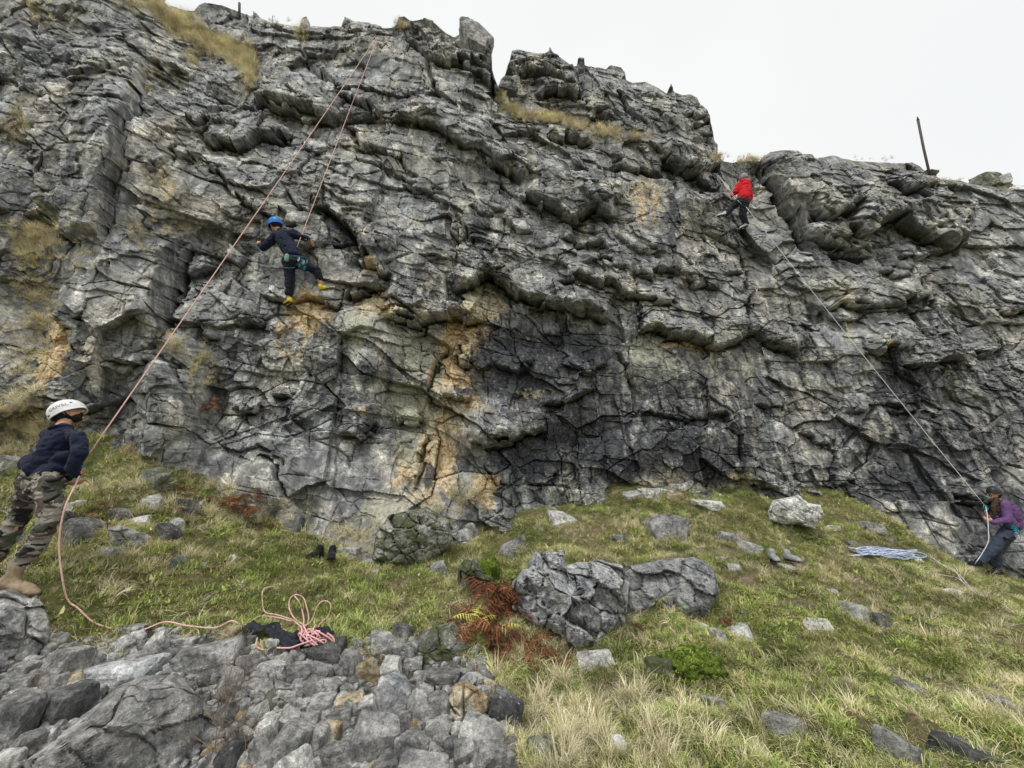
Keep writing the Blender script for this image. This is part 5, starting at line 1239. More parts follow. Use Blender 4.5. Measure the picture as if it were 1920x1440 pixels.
class Fig:
    """joints given by where the photograph shows them (pixel x, y) and how far north they are; radii in pixels"""
    def __init__(s, label, root_px, Y, group=None):
        s.Y = Y
        s.root = empty('person', Vector(at(root_px[0], root_px[1], Y))); tag(s.root, label, 'person', group)
    def p(s, x, y, dy=0.0): return Vector(at(x, y, s.Y + dy))
    def r(s, p, px): return px * fdepth(p) / F / math.hypot(1, (pix(p)[0] - 960) / F) ** .85
    def cap(s, a, b, ra, rb):
        A = s.p(*a); B = s.p(*b); return cap_geo(A, B, s.r(A, ra), s.r(B, rb))
    def chain(s, pts):
        return [s.cap(pts[i][0], pts[i + 1][0], pts[i][1], pts[i + 1][1]) for i in range(len(pts) - 1)]
    def make(s, name, parts, voxel, mat, smooth=4, fold=0.0, fs=14.0, parent=None): return body_mesh(name, parts, voxel, mat, s.root, smooth, fold, fs, len(name))

def frame(up, fwd):
    u = Vector(up).normalized(); f = Vector(fwd); f = (f - u * f.dot(u)).normalized(); r = f.cross(u); return r, f, u
def add_child(name, VF, mat, root, smooth=True):
    V, Fc = VF; me = mesh_np(name, np.array([list(v) for v in V]) - np.array(root.location if not root.parent else (0, 0, 0)), Fc, mat, smooth); return link(name, me, root)
def head_parts(c, up, fwd, s, neck_to=None):
    """skull, jaw, nose, ears, brow; s = head height"""
    r, f, u = frame(up, fwd); h = s / 2
    P = [ell_geo(c + u * h * .12 - f * h * .08, (r * h * .70, f * h * .86, u * h * .84)), ell_geo(c - u * h * .42 + f * h * .18, (r * h * .50, f * h * .58, u * h * .50)),
         cap_geo(c + f * h * .78 + u * h * .12, c + f * h * .98 - u * h * .17, h * .09, h * .15), ell_geo(c + f * h * .72 - u * h * .42, (r * h * .22, f * h * .14, u * h * .08)),
         ell_geo(c + f * h * .66 - u * h * .78, (r * h * .20, f * h * .16, u * h * .14)), cap_geo(c + f * h * .68 + u * h * .26 + r * h * .3, c + f * h * .68 + u * h * .26 - r * h * .3, h * .14, h * .14)]
    for sd in (-1, 1): P.append(ell_geo(c + r * sd * h * .70 - u * h * .05, (r * h * .10, f * h * .16, u * h * .24)))
    if neck_to is not None: P.append(cap_geo(c - u * h * .35 - f * h * .2, neck_to, h * .44, h * .5))
    return P
def eyes(c, up, fwd, s, root):
    r, f, u = frame(up, fwd); h = s / 2
    for sd in (-1, 1):
        e = add_child('eye', ell_geo(c + f * h * .76 + r * sd * h * .27 + u * h * .08, (r * h * .10, f * h * .06, u * h * .05)), M_bshell, root)
def hand_parts(w, d, palm_n, s, curl=.9, thumb_side=1):
    """palm, four unequal bent fingers and a side thumb; d = direction of the fingers, palm_n = out of the palm"""
    d = Vector(d).normalized(); n = Vector(palm_n); n = (n - d * n.dot(d)).normalized(); r = d.cross(n); w = Vector(w)
    P = [ell_geo(w + d * s * .22, (r * s * .21, n * s * .10, d * s * .28))]
    for i, (L, o) in enumerate(((.36, -.155), (.42, -.052), (.40, .052), (.30, .150))):
        a = w + d * s * .42 + r * s * o; q = a; dd = d.copy()
        for k in range(3):
            dd = (dd + n * curl * .55).normalized(); e = q + dd * s * L * (.45, .32, .23)[k]
            P.append(cap_geo(q, e, s * (.056 - .006 * k), s * (.050 - .006 * k), 8)); q = e
    a = w + d * s * .12 + r * s * .2 * -thumb_side; b = a + (d * .7 - r * .7 * thumb_side + n * .3).normalized() * s * .2; e = b + (d * .9 + n * .6).normalized() * s * .17
    P += [cap_geo(a, b, s * .075, s * .062, 8), cap_geo(b, e, s * .06, s * .048, 8)]
    return P
def helmet(root, c, up, fwd, s, mat, vents=None, parent_name='helmet', text=None, drop=.12):
    """round climbing helmet: shell with rolled rim, vents, straps"""
    r, f, u = frame(up, fwd); V = []; Fc = []; na, nb = 36, 12; rx, ry, rz = s * .48, s * .56, s * .56
    def sp(a, b, k=1.0):
        z = math.sin(b); q = math.cos(b); ridge = 1 + .025 * math.cos(6 * a) * q
        return c + (r * math.cos(a) * rx * q * ridge + f * math.sin(a) * ry * q * (1 + .06 * max(0, math.sin(a))) + u * (z * rz)) * k
    rows = [(b, 1.0) for b in np.linspace(math.pi / 2 - .02, -.22, nb)] + [(-.27, 1.05), (-.30, .99), (-.2, .92)] + [(b, .90) for b in np.linspace(0, math.pi / 2 - .05, 5)]
    for b, k in rows:
        for i in range(na): V.append(sp(2 * math.pi * i / na, b, k))
    for j in range(len(rows) - 1):
        for i in range(na):
            i2 = (i + 1) % na; Fc.append((j * na + i, (j + 1) * na + i, (j + 1) * na + i2, j * na + i2))
    Fc.append(tuple(range(na))); Fc.append(tuple((len(rows) - 1) * na + k for k in range(na))[::-1])
    h = add_child(parent_name, (V, Fc), mat, root)
    for (a, b, la, lb) in (vents or []):
        pts = []
        p0, p1 = sp(a - la, b, 1.0), sp(a + la, b, 1.0); nrm = (sp(a, b, 1.2) - sp(a, b, 1.0)).normalized(); tu = (sp(a, b + lb, 1.0) - sp(a, b - lb, 1.0)) / 2
        org = Vector(root.location)
        v = link('vent', mesh_np('vent', *(lambda g: (np.array([list(q) for q in g[0]]) - np.array(org), g[1]))(ell_geo((p0 + p1) / 2, ((p1 - p0) / 2, tu, nrm * s * .012))), M_bshell, True), h)
    if text:
        cu = bpy.data.curves.new('lettering', 'FONT'); cu.body = text[0]; cu.size = 1; cu.align_x = 'CENTER'; cu.offset = .018; cu.resolution_u = 3
        to = bpy.data.objects.new('t', cu); COL.objects.link(to)
        me = bpy.data.meshes.new_from_object(to.evaluated_get(bpy.context.evaluated_depsgraph_get())); bpy.data.objects.remove(to)
        co = np.zeros(len(me.vertices) * 3, np.float32); me.vertices.foreach_get('co', co); co = co.reshape(-1, 3)
        wd = co[:, 0].max() - co[:, 0].min(); org = Vector(root.location); out = []
        for q in co:
            aa = text[1] + text[3] * q[0] / wd; bb = text[2] + text[4] * (q[1] - .35)
            out.append(list(sp(aa, bb, 1.012) - org))
        me.vertices.foreach_set('co', np.array(out, np.float32).ravel()); me.materials.clear(); me.materials.append(M_print); me.update(); me.name = 'lettering'
        link('lettering', me, h)
    return h, sp
def shoe(root, heel, toe, upv, w, mat, solemat, name='shoe', high=0.0):
    heel = Vector(heel); toe = Vector(toe); d = (toe - heel); L = d.length; d.normalize(); u = Vector(upv); u = (u - d * u.dot(d)).normalized(); r = d.cross(u)
    P = [ell_geo(heel + d * L * .16 + u * w * .55, (d * L * .24, r * w * .50, u * w * .62)), ell_geo(heel + d * L * .55 + u * w * .36, (d * L * .42, r * w * .50, u * w * .42)), ell_geo(heel + d * L * .84 + u * w * .26, (d * L * .20, r * w * .46, u * w * .28))]
    if high: P.append(cap_geo(heel + d * L * .18 + u * w * .5, heel + d * L * .16 + u * (w * .5 + high), w * .48, w * .46))
    s = body_mesh(name, P, w * .09, mat, root, 2)
    q = []
    for i, (t, ww) in enumerate(((0, .32), (.08, .46), (.3, .44), (.55, .50), (.78, .52), (.92, .40), (1.0, .18))): q.append((t, ww))
    V = []; Fc = []; n = len(q)
    for lv in (-.02, .16):
        for sd in (-1, 1):
            for t, ww in q: V.append(heel + d * L * t + r * w * ww * sd + u * w * (lv + (.10 if t > .95 else 0)))
    idx = lambda l, s_, i: l * 2 * n + s_ * n + i
    for i in range(n - 1):
        Fc += [(idx(0, 0, i), idx(0, 0, i + 1), idx(0, 1, i + 1), idx(0, 1, i)), (idx(1, 0, i), idx(1, 1, i), idx(1, 1, i + 1), idx(1, 0, i + 1)), (idx(0, 0, i), idx(1, 0, i), idx(1, 0, i + 1), idx(0, 0, i + 1)), (idx(0, 1, i), idx(0, 1, i + 1), idx(1, 1, i + 1), idx(1, 1, i))]
    Fc += [(idx(0, 0, 0), idx(0, 1, 0), idx(1, 1, 0), idx(1, 0, 0)), (idx(0, 0, n - 1), idx(1, 0, n - 1), idx(1, 1, n - 1), idx(0, 1, n - 1))]
    org = Vector(root.location)
    link('sole', mesh_np('sole', np.array([list(v) for v in V]) - np.array(org), Fc, solemat), s)
    return s
def ring(root, c, nrm, ra, rb, th, mat, name, updir=(0, 0, 1)):
    n = Vector(nrm).normalized(); a = n.cross(Vector(updir)).normalized(); b = a.cross(n)
    pts = [Vector(c) + a * math.cos(t) * ra + b * math.sin(t) * rb for t in np.linspace(0, 2 * math.pi, 15)]
    return add_child(name, tube(pts, th, 6), mat, root)
UP = Vector((0, 0, 1))

# --- the belayer on the left -------------------------------------------------
A = Fig('man in navy sweater, camouflage trousers and white helmet holding the pink rope', (45, 1115), 3.45)
head = A.p(127, 777, .10); hs = A.r(head, 58)
hup = Vector((-.62, -.12, .78)); hf = Vector((.70, .50, .60))
neck = A.p(113, 806, .04)
sh_r, sh_l = A.p(148, 822, -.05), A.p(85, 818, .22)
parts = head_parts(head, hup, hf, hs, neck)
parts += A.chain([((104, 830, .05), 24), ((80, 875, .04), 22), ((74, 905, .04), 15)])
parts += A.chain([((150, 822, -.04), 10), ((140, 872, -.06), 8), ((146, 893, .0), 6)]) + A.chain([((90, 820, .2), 10), ((120, 870, .22), 8), ((128, 905, .15), 6)])
parts += A.chain([((82, 910, -.05), 16), ((80, 985, -.05), 12), ((28, 1068, -.02), 8)]) + A.chain([((52, 905, .12), 16), ((28, 990, .15), 12), ((-25, 1075, .15), 8)])
w1 = A.p(147, 893, .0); w2 = A.p(129, 906, .12)
parts += hand_parts(w1, A.p(147, 880, .08) - w1, A.p(160, 900, .0) - w1, hs * .8, 1.0) + hand_parts(w2, A.p(147, 907, .12) - w2, UP, hs * .8, 1.0)
A.make('body', parts, .0075, M_skin, 3)
# sweater: leaning trunk, hem, sleeves
tr = [A.cap((116, 806, .04), (124, 812, .04), 17, 16), A.cap((128, 812, .03), (140, 820, -.02), 11, 13), A.cap((90, 815, .18), (128, 812, .06), 15, 14), A.cap((112, 828, .05), (95, 858, .03), 34, 35), A.cap((95, 858, .03), (78, 874, .03), 36, 35), A.cap((78, 868, .03), (60, 868, .08), 28, 24), A.cap((118, 860, 0), (110, 878, 0), 20, 22),
      A.cap((66, 876, .05), (98, 884, -.02), 21, 21), A.cap((45, 872, .08), (60, 868, .08), 10, 16)]
tr += A.chain([((148, 820, -.05), 15), ((150, 850, -.09), 14), ((136, 876, -.08), 13)]) + A.chain([((136, 874, -.08), 13), ((142, 888, -.03), 10)]) + A.chain([((95, 825, .22), 14), ((128, 868, .2), 12), ((130, 896, .14), 9)])
A.make('sweater', tr, .0085, M_navy, 5, .011, 8.0)
add_child('collar', tube(smooth_path([neck + Vector((math.cos(t) * .068, math.sin(t) * .066, math.cos(t) * .018 + .02)) for t in np.linspace(0, 2 * math.pi, 9)], 3), .014, 8), M_navy, A.root)
# trousers
tp = [A.cap((60, 888, .08), (96, 893, -.02), 22, 22), A.cap((55, 905, .10), (98, 908, -.04), 26, 25), A.cap((56, 920, .12), (90, 920, -.04), 22, 25)]
tp += A.chain([((92, 918, -.05), 25), ((97, 950, -.08), 24), ((88, 985, -.09), 21), ((62, 1030, -.06), 21), ((22, 1076, -.03), 17)]) + A.chain([((52, 915, .12), 24), ((38, 965, .16), 22), ((10, 1015, .16), 20), ((-38, 1085, .16), 17)])
A.make('trousers', tp, .009, M_camo, 4, .013, 7.0)
helmet(A.root, head + hup * hs * .10, hup, hf, hs * 1.12, M_white, [(-2.55 + .0, .95, .06, .05), (-2.9, 1.02, .06, .05), (-2.2, .92, .06, .05), (-1.5, .0, .16, .07), (-.95, -.08, .14, .06), (-2.9, .08, .1, .06), (-1.2, .1, .1, .06), (.6, .3, .1, .06), (2.4, .3, .1, .06)], text=('GRIVEL', -.15, .22, 1.15, .34))
r_, f_, u_ = frame(hup, hf); h_ = hs / 2
body_mesh('beard', [ell_geo(head - u_ * h_ * .66 + f_ * h_ * .34, (r_ * h_ * .50, f_ * h_ * .47, u_ * h_ * .34)), cap_geo(head - u_ * h_ * .45 + f_ * h_ * .82 - r_ * h_ * .2, head - u_ * h_ * .45 + f_ * h_ * .82 + r_ * h_ * .2, h_ * .08, h_ * .08)] + [cap_geo(head + r_ * sd * h_ * .60 - u_ * h_ * .05, head + r_ * sd * h_ * .44 - u_ * h_ * .55, h_ * .08, h_ * .16) for sd in (-1, 1)], .006, M_beard, A.root, 2, .002, 60)
body_mesh('hair', [ell_geo(head - f_ * h_ * .30 + u_ * h_ * .0, (r_ * h_ * .76, f_ * h_ * .68, u_ * h_ * .74))], .008, M_beard, A.root, 1, .002, 60)
eyes(head, hup, hf, hs, A.root)
for sd in (-1, 1): add_child('chin_strap', tube(smooth_path([head + r_ * sd * h_ * .80 + u_ * h_ * .05, head + r_ * sd * h_ * .74 - u_ * h_ * .5 + f_ * h_ * .1, head - u_ * h_ * 1.02 + f_ * h_ * .35], 4), .005, 5), M_web, A.root)
# harness
def loop(fig, pts, r, mat, name): return add_child(name, tube(smooth_path([fig.p(*q) for q in pts], 5), r, 6), mat, fig.root)
loop(A, [(36, 890, .1), (48, 896, .0), (76, 901, -.09), (104, 900, -.11), (118, 893, -.05)], .016, M_web, 'waist_belt')
loop(A, [(36, 890, .1), (31, 912, .08), (40, 936, .03), (66, 942, -.08), (92, 938, -.15), (112, 926, -.13)], .013, M_web, 'leg_loop')
loop(A, [(48, 895, .0), (44, 915, .0), (56, 938, -.06)], .007, M_web, 'leg_strap')
loop(A, [(122, 892, 0), (136, 888, 0), (149, 878, 0)], .012, M_web, 'belay_loop')
dev = A.p(151, 874, 0)
add_child('belay_device', ell_geo(dev, (Vector((.022, 0, 0)), Vector((0, .02, 0)), Vector((0, 0, .032)))), M_alub, A.root)
ring(A.root, dev + Vector((-.02, 0, -.03)), (0.2, 1, 0), .02, .035, .005, M_alu, 'karabiner')
shoe(A.root, A.p(2, 1102, -.06), A.p(66, 1119, -.08), Vector((-.1, 0, 1)), .105, M_tan, M_sole, 'boot', .13)
shoe(A.root, A.p(-62, 1108, .15), A.p(-8, 1122, .12), Vector((-.1, 0, 1)), .105, M_tan, M_sole, 'boot', .13)

# --- the climber in navy -----------------------------------------------------
wall = cliff_at(540, 490); Yb = min(cliff_at(x, y)[1] for x, y in ((516, 422), (486, 457), (535, 447), (549, 480), (581, 450), (594, 507), (542, 530), (541, 566))) - .18
B = Fig('climber in navy sweater and blue helmet spread on the rock with yellow shoes', (545, 575), Yb)
hd = B.p(516, 422, .0); hs = B.r(hd, 26); hup = Vector((-.25, -.1, .95)); hf = Vector((-.62, .45, -.45))
parts = head_parts(hd, hup, hf, hs, B.p(524, 436, .02)) + B.chain([((535, 447), 14), ((548, 480), 14)]) + B.chain([((519, 443, 0), 6), ((494, 465, .1), 5), ((486, 457, .2), 3.5)]) + B.chain([((551, 438, 0), 6), ((568, 446, .05), 5), ((580, 450, .2), 3.5)])
parts += B.chain([((542, 492), 9), ((544, 525, .05), 7), ((541, 552, .1), 4.5), ((541, 566, .12), 4)]) + B.chain([((560, 492), 9), ((594, 507, .08), 7), ((601, 530, .14), 4.5), ((603, 541, .16), 4)])
wa = B.p(485, 457, .14); wb = B.p(580, 449, .2)
parts += hand_parts(wa, B.p(478, 449, .2) - wa, Vector((0, 1, .2)), hs * .75, .5) + hand_parts(wb, B.p(585, 456, .24) - wb, Vector((0, 1, 0)), hs * .75, .5, -1)
B.make('body', parts, .012, M_skin, 3)
B.make('sweater', B.chain([((519, 443, 0), 11), ((534, 444, 0), 15), ((551, 438, 0), 9)]) + B.chain([((533, 447), 16), ((540, 462), 16), ((551, 480), 16)]) + B.chain([((519, 443, 0), 9), ((494, 464, .1), 7.5), ((487, 459, .18), 5)]) + B.chain([((550, 439, 0), 9), ((567, 445, .05), 7), ((578, 448, .18), 4.5)]) + [B.cap((526, 434), (530, 440), 7, 9)], .012, M_navy, 4, .010, 9)
B.make('trousers', [B.cap((541, 492), (558, 492), 13, 13)] + B.chain([((542, 492), 12), ((544, 525, .05), 9.5), ((542, 550, .1), 8)]) + B.chain([((558, 492), 12), ((592, 506, .08), 9), ((600, 523, .13), 6.5)]), .012, M_dknavy, 4, .009, 9)
helmet(B.root, hd + hup * hs * .10, hup, hf, hs * 1.06, M_blue, [(-1.6, .7, .12, .06), (-.9, .7, .12, .06), (-2.3, .7, .12, .06), (0, .7, .12, .06)])
r_, f_, u_ = frame(hup, hf); h_ = hs / 2
body_mesh('hair', [ell_geo(hd - f_ * h_ * .32 - u_ * h_ * .05, (r_ * h_ * .78, f_ * h_ * .68, u_ * h_ * .72))], .01, M_beard, B.root, 1, .003, 60)
eyes(hd, hup, hf, hs, B.root)
loop(B, [(529, 484, .0), (535, 482, -.15), (550, 481, -.2), (566, 482, -.14), (572, 484, 0)], .016, M_teal, 'waist_belt')
loop(B, [(532, 502, .0), (540, 503, -.13), (551, 502, -.08), (553, 500, .05)], .013, M_teal, 'leg_loop'); loop(B, [(562, 505, .02), (568, 500, -.12), (576, 490, -.05)], .013, M_teal, 'leg_loop')
body_mesh('chalk_bag', [cap_geo(B.p(538, 480, -.2), B.p(537, 487, -.2), B.r(hd, 4.5), B.r(hd, 4))], .01, M_mint, B.root, 1, .003, 40)
for i, (x, y) in enumerate(((560, 486), (563, 489), (566, 490), (569, 492), (572, 494), (575, 491))):
    c = B.p(x, y, -.19); ring(B.root, c, (.5, 1, 0), .018, .038, .005, (M_alu, M_bshell, M_alub)[i % 3], 'karabiner'); ring(B.root, c - Vector((0, 0, .09)), (.5, 1, 0), .016, .035, .005, (M_bshell, M_alub, M_bshell)[i % 3], 'karabiner')
shoe(B.root, B.p(545, 567, .1), B.p(534, 574, .22), Vector((.1, -.2, 1)), .095, M_yellow, M_rubber)
shoe(B.root, B.p(601, 545, .14), B.p(614, 542, .24), Vector((0, -.2, 1)), .095, M_yellow, M_rubber)

# --- the climber in red --------------------------------------------------------
wall = cliff_at(1390, 375); Yc = min(cliff_at(x, y)[1] for x, y in ((1344, 406), (1361, 404), (1374, 388), (1390, 375), (1387, 431), (1400, 424), (1392, 403), (1395, 350), (1373, 367), (1393, 331))) - .20
R_ = Fig('climber in red hooded jacket and black trousers high on the right wall', (1391, 430), Yc)
hd = R_.p(1394, 334, .05); hs = R_.r(hd, 15); hup = Vector((-.15, -.25, .95)); hf = Vector((-.25, .9, .2))
parts = head_parts(hd, hup, hf, hs, R_.p(1396, 342, .05)) + R_.chain([((1395, 350), 9), ((1393, 372), 9)]) + R_.chain([((1388, 346), 4), ((1380, 358, .05), 3.5), ((1373, 366, .12), 2.5)]) + R_.chain([((1402, 348), 4), ((1408, 362, .05), 3.5), ((1409, 374, .1), 2.5)])
parts += R_.chain([((1388, 376), 6), ((1373, 388, .12), 5), ((1361, 402, .15), 3.5)]) + R_.chain([((1396, 378), 6), ((1392, 403, .05), 5), ((1399, 422, .12), 3.5)])
wa = R_.p(1373, 367, .12); wb = R_.p(1409, 375, .1)
parts += hand_parts(wa, Vector((-.3, .2, .9)), Vector((0, 1, 0)), hs * .75, .8) + hand_parts(wb, Vector((.1, .3, -.9)), Vector((0, 1, 0)), hs * .75, .6, -1)
R_.make('body', parts, .012, M_skin, 3)
R_.make('jacket', R_.chain([((1387, 347), 7), ((1395, 345), 9), ((1401, 348), 7)]) + R_.chain([((1395, 350), 11.5), ((1396, 362), 12), ((1394, 371), 11.5)]) + R_.chain([((1400, 372), 7), ((1402, 374), 6)]) + R_.chain([((1387, 347), 6.5), ((1380, 359, .04), 6), ((1374, 366, .1), 4)]) + R_.chain([((1402, 349), 6.5), ((1406, 362, .04), 5), ((1408, 372, .08), 3.5)]), .012, M_red, 3, .012, 8)
body_mesh('hood', [cap_geo(R_.p(1392, 340, -.06), R_.p(1402, 342, -.06), R_.r(hd, 5), R_.r(hd, 5.5)), cap_geo(R_.p(1403, 344, -.04), R_.p(1404, 347, 0), R_.r(hd, 4), R_.r(hd, 3))], .012, M_red, R_.root, 2, .008, 12)
R_.make('trousers', [R_.cap((1388, 377), (1398, 378), 8, 9)] + R_.chain([((1387, 377), 8.5), ((1373, 388, .12), 6.5), ((1362, 401, .15), 5)]) + R_.chain([((1397, 380), 9), ((1392, 403, .05), 7), ((1399, 419, .11), 5)]), .012, M_dgrey, 3, .009, 9)
helmet(R_.root, hd + hup * hs * .10, hup, hf, hs * 1.06, M_gshell, [(-1.6, .6, .2, .08), (-.6, .6, .15, .08), (-2.6, .6, .15, .08)])
loop(R_, [(1384, 374, .0), (1390, 377, -.15), (1398, 379, -.17), (1405, 380, 0)], .02, M_web, 'waist_belt')
loop(R_, [(1384, 385, .0), (1390, 386, -.1), (1395, 388, -.1), (1404, 387, 0)], .016, M_web, 'leg_loop')
shoe(R_.root, R_.p(1362, 404, .14), R_.p(1344, 407, .22), Vector((.15, -.2, 1)), .10, M_whshoe, M_rubber)
shoe(R_.root, R_.p(1402, 424, .1), R_.p(1387, 431, .2), Vector((.1, -.2, 1)), .10, M_whshoe, M_rubber)
eyes(hd, hup, hf, hs, R_.root)

# --- the belayer on the right -------------------------------------------------
W_ = Fig('woman in purple jacket and dark cap with long hair belaying at the right edge', (1868, 1078), 6.75)
hd = W_.p(1864, 925, 0); hs = W_.r(hd, 30); hup = Vector((.12, -.05, .98)); hf = Vector((-.90, -.35, -.10))
parts = head_parts(hd, hup, hf, hs, W_.p(1875, 942, .02)) + W_.chain([((1887, 948), 13), ((1898, 980), 13)]) + W_.chain([((1885, 945, -.12), 7), ((1888, 977, -.16), 6), ((1860, 978, -.12), 4)]) + W_.chain([((1885, 945, .12), 7), ((1878, 972, .14), 6), ((1852, 968, .0), 4)])
parts += W_.chain([((1892, 998, -.08), 12), ((1862, 1030, -.1), 9), ((1836, 1056, -.1), 6)]) + W_.chain([((1895, 998, .08), 12), ((1868, 1036, .08), 9), ((1870, 1070, .05), 6)])
wa = W_.p(1860, 978, -.12); wb = W_.p(1852, 966, -.04)
parts += hand_parts(wa, Vector((-.8, .1, .55)), Vector((-.2, .6, .3)), hs * .8, .9) + hand_parts(wb, Vector((-.6, -.1, .75)), Vector((.2, -.8, 0)), hs * .8, .9)
W_.make('body', parts, .010, M_skin, 3)
W_.make('jacket', [W_.cap((1884, 946), (1893, 955), 15, 18), W_.cap((1893, 955), (1900, 972), 18, 17), W_.cap((1900, 972), (1903, 985), 16, 14), W_.cap((1890, 975), (1895, 983), 14, 14), W_.cap((1878, 943), (1880, 948), 9, 11)] + W_.chain([((1886, 948, -.12), 10), ((1890, 976, -.16), 9), ((1862, 979, -.13), 6)]) + W_.chain([((1884, 948, .12), 10), ((1878, 974, .14), 8), ((1855, 970, .02), 6)]), .010, M_purple, 3, .010, 10)
W_.make('trousers', [W_.cap((1893, 992, -.05), (1897, 998, .06), 14, 14)] + W_.chain([((1890, 996, -.08), 15), ((1864, 1027, -.1), 11.5), ((1838, 1053, -.1), 8)]) + W_.chain([((1894, 998, .08), 14), ((1868, 1036, .08), 10), ((1870, 1066, .05), 8)]), .010, M_slate, 3, .010, 9)
helmet(W_.root, hd + hup * hs * .12, hup, hf, hs * 1.0, M_bshell, parent_name='cap')
r_, f_, u_ = frame(hup, hf); h_ = hs / 2
body_mesh('hair', [ell_geo(hd - f_ * h_ * .30 - u_ * h_ * .15, (r_ * h_ * .80, f_ * h_ * .70, u_ * h_ * .80)), W_.cap((1868, 937, -.06), (1862, 952, -.1), 6, 6), W_.cap((1862, 952, -.1), (1865, 966, -.12), 6, 3), W_.cap((1870, 940, -.04), (1870, 958, -.1), 6, 4)], .009, M_hair, W_.root, 1, .006, 30)
eyes(hd, hup, hf, hs, W_.root)
loop(W_, [(1884, 990, -.0), (1889, 991, -.13), (1899, 993, -.15), (1907, 994, 0)], .018, M_web, 'waist_belt'); loop(W_, [(1880, 1003, -.05), (1886, 1010, -.2), (1898, 1012, -.2), (1906, 1006, -.05)], .016, M_web, 'leg_loop')
for i, (x, y) in enumerate(((1900, 990), (1903, 992), (1906, 994))):
    c = W_.p(x, y, -.17); ring(W_.root, c, (.3, 1, 0), .02, .045, .007, M_alub, 'karabiner'); ring(W_.root, c - Vector((-.01, 0, .11)), (.3, 1, 0), .02, .045, .007, M_alu, 'karabiner')
c = W_.p(1848, 952, -.06); ring(W_.root, c, (.2, 1, 0), .03, .04, .008, M_alub, 'belay_device')
shoe(W_.root, W_.p(1840, 1062, -.1), W_.p(1818, 1060, -.1), UP, .10, M_black, M_rubber); shoe(W_.root, W_.p(1877, 1076, .05), W_.p(1852, 1080, .0), UP, .10, M_black, M_rubber)

# ------------------------------------------------------------------ ropes and gear
def rope_mat(name, a, b, sc=180):
    t = NT(name); v = t.noise(t.coord(), sc, 2); t.col(t.ramp(v, [(.42, a), (.58, b)])); t.rough(.85); return t.m
M_pink = rope_mat('pink_rope', (.70, .36, .32), (.84, .62, .55)); M_hot = rope_mat('bright_pink_rope', (.76, .30, .34), (.84, .60, .57)); M_wrope = rope_mat('white_rope', (.55, .57, .60), (.80, .80, .80)); M_brope = rope_mat('blue_white_rope', (.25, .36, .62), (.78, .82, .88), 90)
def on_ground(pts, up=.02): return [ground_at(x, y, 0) + Vector((0, 0, up)) for x, y in pts]
anchor = cliff_at(706, 70, .15)
pr = empty('climbing_rope', anchor); tag(pr, 'pink climbing rope from the cliff top to the navy climber and the man in camouflage', 'rope')
def strand(root, pts, r, mat, name='strand', sides=6): return add_child(name, tube(pts, r, sides), mat, root)
def sag(a, b, s, n=24): return [a.lerp(b, t) - UP * s * 4 * t * (1 - t) for t in np.linspace(0, 1, n)]
strand(pr, sag(anchor, dev, .05), .0062, M_pink)
cl = B.p(557, 463, -.05); a2 = anchor + Vector((.03, 0, 0)); hold = [a2]
for t in (.06, .12, .2, .3, .42, .55, .7, .85):          # the strand runs over the swellings of the wall
    q = a2.lerp(cl, t); qx, qy = pix(np.array(q)); y_ = min(q[1], cliff_at(float(qx), float(qy))[1] - .10)
    hold.append(Vector(at(float(qx), float(qy), y_)))
strand(pr, smooth_path(hold + [cl], 4), .0062, M_pink)
strand(pr, smooth_path([dev, A.p(150, 888, -.02), A.p(140, 912, -.05), A.p(124, 945, -.12), A.p(114, 985, -.12), A.p(111, 1030, -.1), A.p(117, 1085, -.06)] + [A.p(127, 1125, .0)] + on_ground([(143, 1154), (172, 1180), (215, 1193), (258, 1196)], .05) + on_ground([(303, 1192), (345, 1199), (398, 1203)], .10) + on_ground([(428, 1198)], .13) + on_ground([(452, 1186)], .05) + on_ground([(468, 1173), (488, 1162), (520, 1165), (545, 1172)], .03), 6), .0062, M_pink)
strand(pr, smooth_path(on_ground([(522, 1107), (503, 1107), (492, 1113), (491, 1135), (496, 1154)], .03) + on_ground([(520, 1160), (548, 1170), (562, 1181), (573, 1180), (578, 1165), (574, 1145), (568, 1127), (555, 1121), (544, 1127), (541, 1143), (548, 1162), (563, 1176), (577, 1178), (586, 1165), (592, 1147), (602, 1134), (614, 1134), (620, 1144), (615, 1160), (604, 1172), (596, 1182), (605, 1191), (619, 1198), (611, 1206), (593, 1201), (590, 1194), (570, 1199), (548, 1204), (545, 1198), (560, 1194), (566, 1204), (553, 1207)], .03), 6), .0062, M_pink)
strand(pr, smooth_path(on_ground([(551, 1128), (560, 1140), (566, 1160), (568, 1180), (560, 1200), (530, 1206), (510, 1210), (500, 1222)], .05), 6), .0062, M_pink)
strand(pr, smooth_path(on_ground([(480, 1212), (478, 1228), (492, 1236)], .06), 6), .0062, M_hot)
rs = np.random.RandomState(12)
pl = []
for i in range(105):
    t = i * .42
    pl.append((583 + 34 * math.cos(t) * (.55 + .45 * math.sin(.31 * t)) + 8 * math.sin(2.3 * t), 1216 + 15 * math.sin(1.27 * t + .5) * (.6 + .4 * math.cos(.23 * t)) + 4 * math.cos(3.1 * t)))
strand(pr, smooth_path([ground_at(x, y) + Vector((0, 0, .07 + .035 * math.sin(i * .9) + i * .0002)) for i, (x, y) in enumerate(pl)] + on_ground([(560, 1236), (540, 1243), (515, 1243)], .1), 4), .0062, M_hot)

